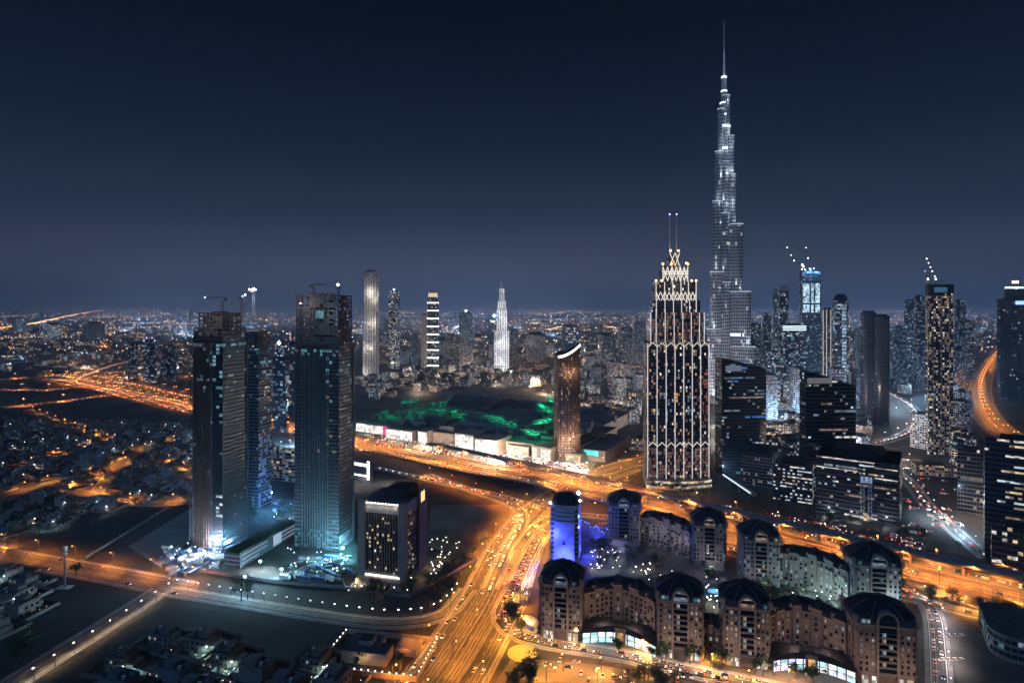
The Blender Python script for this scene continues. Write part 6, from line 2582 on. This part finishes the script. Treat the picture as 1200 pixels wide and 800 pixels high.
SP = [site_proto(k) for k in range(3)]
q = random.Random(8)
for zname, poly, n in (("below the nearest left tower", [(190, 640), (258, 650), (258, 668), (200, 676)], 34), ("before the ribbed tower", [(348, 655), (420, 650), (405, 680), (330, 680)], 40), ("between the towers", [(320, 590), (344, 590), (344, 625), (322, 625)], 10)):
    done = tries = 0
    xs_, ys_ = [p[0] for p in poly], [p[1] for p in poly]
    while done < n and tries < 900:
        tries += 1
        px, py = q.uniform(min(xs_), max(xs_)), q.uniform(min(ys_), max(ys_))
        if not inside(px, py, poly):
            continue
        x, y = G(px, py)
        if any((a - x) ** 2 + (b_ - y) ** 2 < 25 for a, b_ in SITE):
            continue
        SITE.append((x, y))
        k = q.choice([0, 1, 1, 2])
        place(SP[k], (x, y, 0), radians(q.choice([-15, 75, -40, 10])), ["white site cabin with lit windows %s", "stack of pale boards lying %s", "blue steel container standing %s"][k] % zname, ["cabins ", "material stacks ", "containers "][k] + zname)
        done += 1
wl = thing("work_lamp", "small white work lamp on a stake on the building site", "work lamp", (0, -2080, 0), 0, "work lamps on the building site")
b = MB()
b.tube((0, 0, 0), (0, 0, 3), .07, m_dsteel, 5)
b.build("stake", wl)
b = MB()
b.ball((0, 0, 3.2), .5, glow("work_lamp_glow", (.7, .92, 1), 6, lo=1))
b.build("lamp_head", wl)
freeze(wl)
q = random.Random(52)
for k in range(46):
    px, py = (q.uniform(196, 258), q.uniform(640, 666)) if k < 18 else ((q.uniform(335, 415), q.uniform(646, 676)) if k < 40 else (q.uniform(320, 346), q.uniform(588, 626)))
    place(wl, (*G(px, py), 0), 0)
# fences of the dark lots along the lane
for nm, pts, lb in (("site_fence", [(196, 664), (330, 684), (410, 690), (430, 668)], "pale hoarding round the building site of the left towers"), ("lot_wall", [(20, 706), (56, 682)], "pale wall at the lower left villas"), ("lot_wall", [(100, 655), (195, 596)], "low wall along the pale sandy lot"),
                    ("hotel_wall", [(392, 655), (405, 690), (480, 700), (560, 655)], "low garden wall round the slab hotel's grounds")):
    b = MB()
    pth = [G(x, y) for x, y in pts]
    for p, q_ in zip(pth, pth[1:]):
        dx, dy = q_[0] - p[0], q_[1] - p[1]
        l = sqrt(dx * dx + dy * dy)
        nx, ny = -dy / l * .15, dx / l * .15
        b.prism([(p[0] - nx, p[1] - ny), (q_[0] - nx, q_[1] - ny), (q_[0] + nx, q_[1] + ny), (p[0] + nx, p[1] + ny)], 0, 2.2, m_conc)
    tag(b.build(nm), lb, "wall")
# garden lamps round the slab hotel
gl = thing("garden_lamp", "small warm lamp in the grounds of the slab hotel", "garden lamp", (0, -2050, 0), 0, "garden lamps of the slab hotel")
b = MB()
b.tube((0, 0, 0), (0, 0, 2.6), .06, m_dsteel, 5)
b.build("post", gl)
b = MB()
b.ball((0, 0, 2.8), .4, l_lampw)
b.build("lamp_head", gl)
freeze(gl)
q = random.Random(18)
for k in range(58):
    if k < 26:
        px, py = 408 + q.random() * 80, 678 + q.random() * 18
    else:
        px, py = 500 + q.random() * 42, 632 + q.random() * 44
        if px - 500 > (676 - py) * .95 + 8:
            px = 502 + (px - 500) * .4
    x, y = G(px, py)
    place(gl, (x, y, 0), 0)
    if k % 9 == 0:
        light("garden_light", (x, y, 4.5), 1300, WARM, .3)
# lattice mast by the avenue
x, y = G(76, 688)
r = thing("lattice_mast", "grey antenna mast on a pale slab beside the orange avenue", "mast", (x, y, 0), 0)
b = MB()
b.tube((0, 0, .4), (0, 0, 30), .8, m_slab, 8, .5)
b.build("pole", r)
b = MB()
b.box(-5, 5, -3, 3, 0, .4, m_white)
b.build("base_slab", r)
b = MB()
for z in (24, 27, 29):
    b.prism(oval(3.4, 3.4, 8), z, z + 1.6, m_steel, bottom=True)
b.build("antennas", r)
# ---------------------------------------------------------------- cars
def car_proto(name, col, cname, seed):
    r = thing("car", "%s car" % cname, "car", (0, -2000, 0), 0, "cars")
    m = mat("car_paint_" + cname, col, .3, var=.05)
    b = MB()
    prof = [(-2.2, .35), (-2.25, .8), (-1.9, .92), (1.0, .9), (2.05, .78), (2.2, .6), (2.2, .35)]
    for s in (-1, 1):
        b.poly([(x, s * .88, z) for x, z in prof][::s], m)
    for p, q in zip(prof, prof[1:] + prof[:1]):
        b.poly([(p[0], -.88, p[1]), (p[0], .88, p[1]), (q[0], .88, q[1]), (q[0], -.88, q[1])], m)
    b.poly([(-1.3, -.62, 1.44), (.1, -.62, 1.44), (.1, .62, 1.44), (-1.3, .62, 1.44)], m)
    b.build("body", r)
    b = MB()
    lo = [(-1.85, -.8, .91), (.95, -.8, .91), (.95, .8, .91), (-1.85, .8, .91)]
    hi = [(-1.32, -.64, 1.43), (.12, -.64, 1.43), (.12, .64, 1.43), (-1.32, .64, 1.43)]
    b.loft([lo, hi], g_dark)
    b.build("windows", r)
    for x in (-1.35, 1.4):
        for s in (-1, 1):
            b = MB()
            b.tube((x, s * .7, .34), (x, s * .92, .34), .34, m_roofd, 10)
            b.build("wheel", r)
    for s in (-1, 1):
        b = MB()
        b.box(2.12, 2.3, s * .62 - .24, s * .62 + .24, .5, .8, l_head)
        b.build("headlight", r)
        b = MB()
        b.box(-2.32, -2.18, s * .66 - .2, s * .66 + .2, .6, .85, l_tail)
        b.build("tail_light", r)
    return freeze(r)


COLS = [("white", (.7, .7, .68)), ("silver", (.4, .41, .43)), ("black", (.015, .015, .018)), ("dark red", (.25, .02, .02)), ("blue", (.03, .06, .2)), ("sand", (.4, .32, .22))]
CARS = [car_proto("car", c, n, i) for i, (n, c) in enumerate(COLS)]
q = random.Random(31)
ncar = 0


def put_car(x, y, z, h, where, group):
    global ncar
    i = q.choice([0, 0, 0, 1, 1, 2, 3, 4, 5])
    place(CARS[i], (x, y, z), h, "%s car %s" % (COLS[i][0], where), group)
    ncar += 1


def traffic(rk, lanes, step, where, group, z=.3, jitter=.4, y1=1e9, zf=None, skip=.25, bx=None):
    for off, dr in lanes:
        for x, y, h in along(ROADS[rk], step, q.uniform(0, step)):
            if q.random() < skip or y > y1 or y < 310:
                continue
            if bx and not (bx[0] < 600 + x / y * F < bx[1]):
                continue
            zz = z
            if zf:
                k = min(range(len(szr)), key=lambda a: (szr[a][0] - x) ** 2 + (szr[a][1] - y) ** 2)
                zz = bump(k) + .5
            s = q.uniform(-jitter, jitter) * step * .5
            put_car(x - sin(h) * off + cos(h) * s, y + cos(h) * off + sin(h) * s, zz, h + (0 if dr > 0 else pi), where, group)


# the boulevard runs away from the camera: left half comes towards it
traffic("boulevard", [(20.5, -1), (16.8, -1), (13, -1), (9, -1)], 17, "driving toward the camera on the boulevard", "cars coming down the boulevard", .25, y1=640, skip=.6)
traffic("boulevard", [(-4, 1), (-9, 1), (-14, 1), (-19, 1)], 24, "driving away up the boulevard", "cars going up the boulevard", .25, y1=640, skip=.55)
traffic("hotel_street", [(1.8, -1), (-2.2, -1)], 8.5, "queueing on the street round the hotel", "cars queueing by the hotel", .27, skip=.2, jitter=.2)
traffic("szr", [(-8, 1), (-12, 1), (-16, 1), (-20, 1)], 34, "driving right on the near highway carriageway", "cars on the near carriageway", y1=1000, zf=True, skip=.6)
traffic("szr", [(8, -1), (12, -1), (16, -1), (20, -1)], 40, "driving left on the far highway carriageway", "cars on the far carriageway", y1=1000, zf=True, skip=.6)
traffic("rd", [(1.8, 1), (-1.8, -1)], 14, "on the ramp at the hotel's end", "cars on the ramp", .27)
traffic("left_avenue", [(8, -1), (-8, 1)], 40, "on the orange avenue at left", "cars on the avenue", .25, skip=.5)
for k in range(26):
    px, py = 640 + k * 8.5 + q.uniform(-2, 2), 772 + k * 1.0 + q.choice([0, 7, 12, 20])
    x, y = G(px, py)
    put_car(x, y, .08, radians(-12 + q.choice([90, -90, 90, 0])), "parked on the lot in front of the hotel", "cars parked before the hotel")
for k in range(8):
    x, y = G(1104 + (k % 4) * 7, 745 + (k // 4) * 28)
    put_car(x, y, .08, radians(20), "parked in the lot beside the ramp", "cars parked beside the ramp")
# traffic too small to tell apart
far_t = MB()


def tiny(x, y, z, h, front):
    c, s = cos(h), sin(h)
    m = q.choice([m_white, m_steel, m_roofd, m_concd])
    far_t.prism([(x + c * a - s * b_, y + s * a + c * b_) for a, b_ in ((-2.2, -.9), (2.2, -.9), (2.2, .9), (-2.2, .9))], z, z + 1.3, m)
    for a, mm_ in ((2.3, l_head), (-2.3, l_tail)):
        far_t.prism([(x + c * (a + e) - s * b_, y + s * (a + e) + c * b_) for e, b_ in ((-.15, -.8), (.15, -.8), (.15, .8), (-.15, .8))], z + .4, z + 1.0, mm_, bottom=True)


for rk, w_, st, z in (("rf", 34, 26, .3), ("rw", 13, 13, .3), ("il", 18, 30, .3), ("im", 10, 24, .3), ("ir", 14, 26, .3), ("iu", 14, 30, .3), ("ib", 12, 30, .3), ("rc", 9, 18, .3), ("rb", 10, 18, .3), ("mr", 7, 12, .3), ("fr", 14, 17, .3), ("ra", 7, 20, .3), ("rb2", 7, 20, .3), ("service", 8, 13, .3), ("szr", 40, 30, .55)):
    lanes = max(2, int(w_ / 4))
    for k in range(lanes):
        off = -w_ / 2 + w_ * (k + .5) / lanes
        if rk == "szr" and abs(off) < 5:
            continue
        for x, y, h in along(ROADS[rk], st, q.uniform(0, st)):
            if q.random() < .3 or (rk == "szr" and y < 1000):
                continue
            tiny(x, y, z, h + (0 if off < 0 else pi), True)
for k in range(260):
    px = q.uniform(440, 690)
    py = 508 + (px - 440) * .15 + q.uniform(-2, 14)
    x, y = G(px, py)
    tiny(x, y, .1, q.choice([-.5, 1.07, 2.6]), True)
for k in range(60):
    px, py = q.uniform(1060, 1130), q.uniform(545, 625)
    x, y = G(px, py)
    tiny(x, y, .1, q.choice([-.5, 1.07, 2.6]), True)
for k in range(90):
    px = q.uniform(770, 1080)
    x, y = G(px, 583 + (px - 770) * .17 + q.uniform(-4, 9))
    tiny(x, y, .1, q.choice([-.5, -.6]), True)
kind(far_t.build("distant_cars"), "stuff")

# ---------------------------------------------------------------- trees


def tree_proto(h, cr, seed, label, dense=240, palm=False):
    q = random.Random(seed)
    r = thing("palm_tree" if palm else "broadleaf_tree", label, "tree", (0, -1950, 0), 0, "trees")
    b = MB()
    b.tube((0, 0, -.1), (0, 0, h * .55), .28, m_bark, 7, .16)
    if not palm:
        for k in range(5):
            a = 2 * pi * k / 5 + q.random()
            b.tube((0, 0, h * .35), (cos(a) * cr * .6, sin(a) * cr * .6, h * .7), .13, m_bark, 5, .05)
    else:
        b.tube((0, 0, h * .55), (.2, 0, h * .95), .16, m_bark, 7, .13)
    b.build("trunk", r)
    b = MB()
    if palm:
        for k in range(18):
            a = 2 * pi * k / 18 + q.uniform(-.15, .15)
            up = q.uniform(-.1, .6)
            pr = (.2, 0, h * .95)
            for i in range(4):
                t = (i + 1) / 4
                nx = (.2 + cos(a) * cr * t, sin(a) * cr * t, h * .95 + cr * (up * t - .8 * t * t))
                s, c = sin(a) * .35 * (1 - t * .6), -cos(a) * .35 * (1 - t * .6)
                b.poly([(pr[0] - s, pr[1] - c, pr[2]), (pr[0] + s, pr[1] + c, pr[2]), (nx[0] + s, nx[1] + c, nx[2]), (nx[0] - s, nx[1] - c, nx[2])], m_leaf)
                pr = nx
    else:
        cl = [(q.uniform(-.55, .55) * cr, q.uniform(-.55, .55) * cr, h * q.uniform(.58, .88), cr * q.uniform(.35, .6)) for k in range(8)]
        for k in range(dense):
            cx, cyy, cz, rr = q.choice(cl)
            a, e = q.uniform(0, 2 * pi), q.uniform(-1, 1)
            d = rr * q.uniform(.55, 1.05)
            x, y, z = cx + cos(a) * sqrt(1 - e * e) * d, cyy + sin(a) * sqrt(1 - e * e) * d, cz + e * d * .8
            s = q.uniform(.35, .75)
            u = (q.uniform(-1, 1), q.uniform(-1, 1), q.uniform(-.5, .5))
            v = (q.uniform(-1, 1), q.uniform(-1, 1), q.uniform(-.5, .5))
            b.poly([(x + u[0] * s, y + u[1] * s, z + u[2] * s), (x + v[0] * s, y + v[1] * s, z + v[2] * s), (x - u[0] * s, y - u[1] * s, z - u[2] * s), (x - v[0] * s, y - v[1] * s, z - v[2] * s)], m_leaf)
    b.build("crown", r)
    return freeze(r)


TR = [tree_proto(8, 3.4, 1, "round tree"), tree_proto(11, 4.6, 2, "tall tree", 380), tree_proto(9, 3.0, 3, "palm", palm=True)]
q = random.Random(44)
for where, n, poly in (("in the hotel garden", 54, [(692, 640), (760, 642), (850, 668), (900, 672), (960, 705), (990, 730), (930, 720), (860, 690), (780, 668), (700, 672)]), ("before the car park podium between the left towers", 14, [(290, 598), (318, 592), (342, 600), (342, 612), (300, 618)]),
                       ("on the verge left of the boulevard", 16, [(560, 640), (580, 640), (540, 700), (505, 720), (500, 712), (530, 690)]), ("in the verge right of the boulevard", 14, [(606, 700), (622, 690), (612, 745), (596, 742), (594, 720)]), ("in front of the shop arcades", 22, [(690, 757), (760, 766), (905, 790), (990, 802), (985, 806), (850, 786), (700, 762)]), ("before the lattice crowned tower", 16, [(752, 572), (840, 580), (850, 588), (760, 577)]), ("at the bottom edge by the car park", 9, [(730, 786), (800, 800), (790, 815), (725, 812)]),
                       ("by the slab hotel", 22, [(402, 684), (480, 690), (548, 650), (548, 664), (490, 706), (410, 700)]), ("along the highway's near side", 16, [(1080, 694), (1200, 726), (1200, 734), (1090, 706)]), ("among the villas at left", 60, [(0, 500), (225, 505), (225, 585), (0, 640)]),
                       ("in the grounds of the offices across the highway", 26, [(850, 575), (1060, 620), (1150, 648), (1150, 655), (1040, 632), (860, 590)]), ("in the compound by the boulevard", 10, [(400, 752), (490, 758), (480, 790), (395, 785)])):
    done = tries = 0
    xs_, ys_ = [p[0] for p in poly], [p[1] for p in poly]
    while done < n and tries < 2000:
        tries += 1
        px, py = q.uniform(min(xs_), max(xs_)), q.uniform(min(ys_), max(ys_))
        if not inside(px, py, poly):
            continue
        x, y = G(px, py)
        if where in ("among the villas at left", "in the hotel garden") and not free(x, y, -12):
            continue
        k = q.choice([0, 0, 1, 2])
        place(TR[k], (x, y, 0), q.uniform(0, 6), ["small round tree %s", "taller bushy tree %s", "palm tree %s"][k] % where, ["round trees ", "bushy trees ", "palms "][k] + where, (q.uniform(.8, 1.2),) * 3)
        done += 1
for px, py, s, lb in ((283, 704, 1.5, "large dark tree by the lane below the left towers"), (620, 812, 1.9, "big dark tree at the bottom edge beside the boulevard"), (604, 815, 1.5, "dark tree at the bottom edge left of its bigger neighbour"), (30, 780, 2.0, "large dark tree at the lower left corner beside the lamp-lit road"), (18, 786, 1.6, "dark tree leaning over the lower left corner road"), (89, 676, 1.1, "dark tree by the antenna mast"), (290, 702, 1.2, "smaller dark tree touching the large one by the lane")):
    x, y = G(px, py)
    place(TR[1], (x, y, 0), q.uniform(0, 6), lb, None, (s, s, s))["group"] = "large dark trees"
# ---------------------------------------------------------------- haze over the city
hz = MB()
hx0, hx1, hy0, hy1, hz0, hz1 = -52000, 52000, -3500, 62000, -1.0, 900.0
hz.box(hx0, hx1, hy0, hy1, hz0, hz1, m_conc)
ho = hz.build("haze")
kind(ho, "stuff")
hm = bpy.data.materials.new("haze_air")
hm.use_nodes = True
t = hm.node_tree
for n in list(t.nodes):
    t.nodes.remove(n)
o_ = t.nodes.new("ShaderNodeOutputMaterial")
pv = t.nodes.new("ShaderNodeVolumePrincipled")
pv.inputs["Color"].default_value = (0.56, 0.76, 1.0, 1)
pv.inputs["Density"].default_value = 1.0e-4
pv.inputs["Anisotropy"].default_value = 0.0
t.links.new(pv.outputs[0], o_.inputs["Volume"])
ho.data.materials.clear()
ho.data.materials.append(hm)
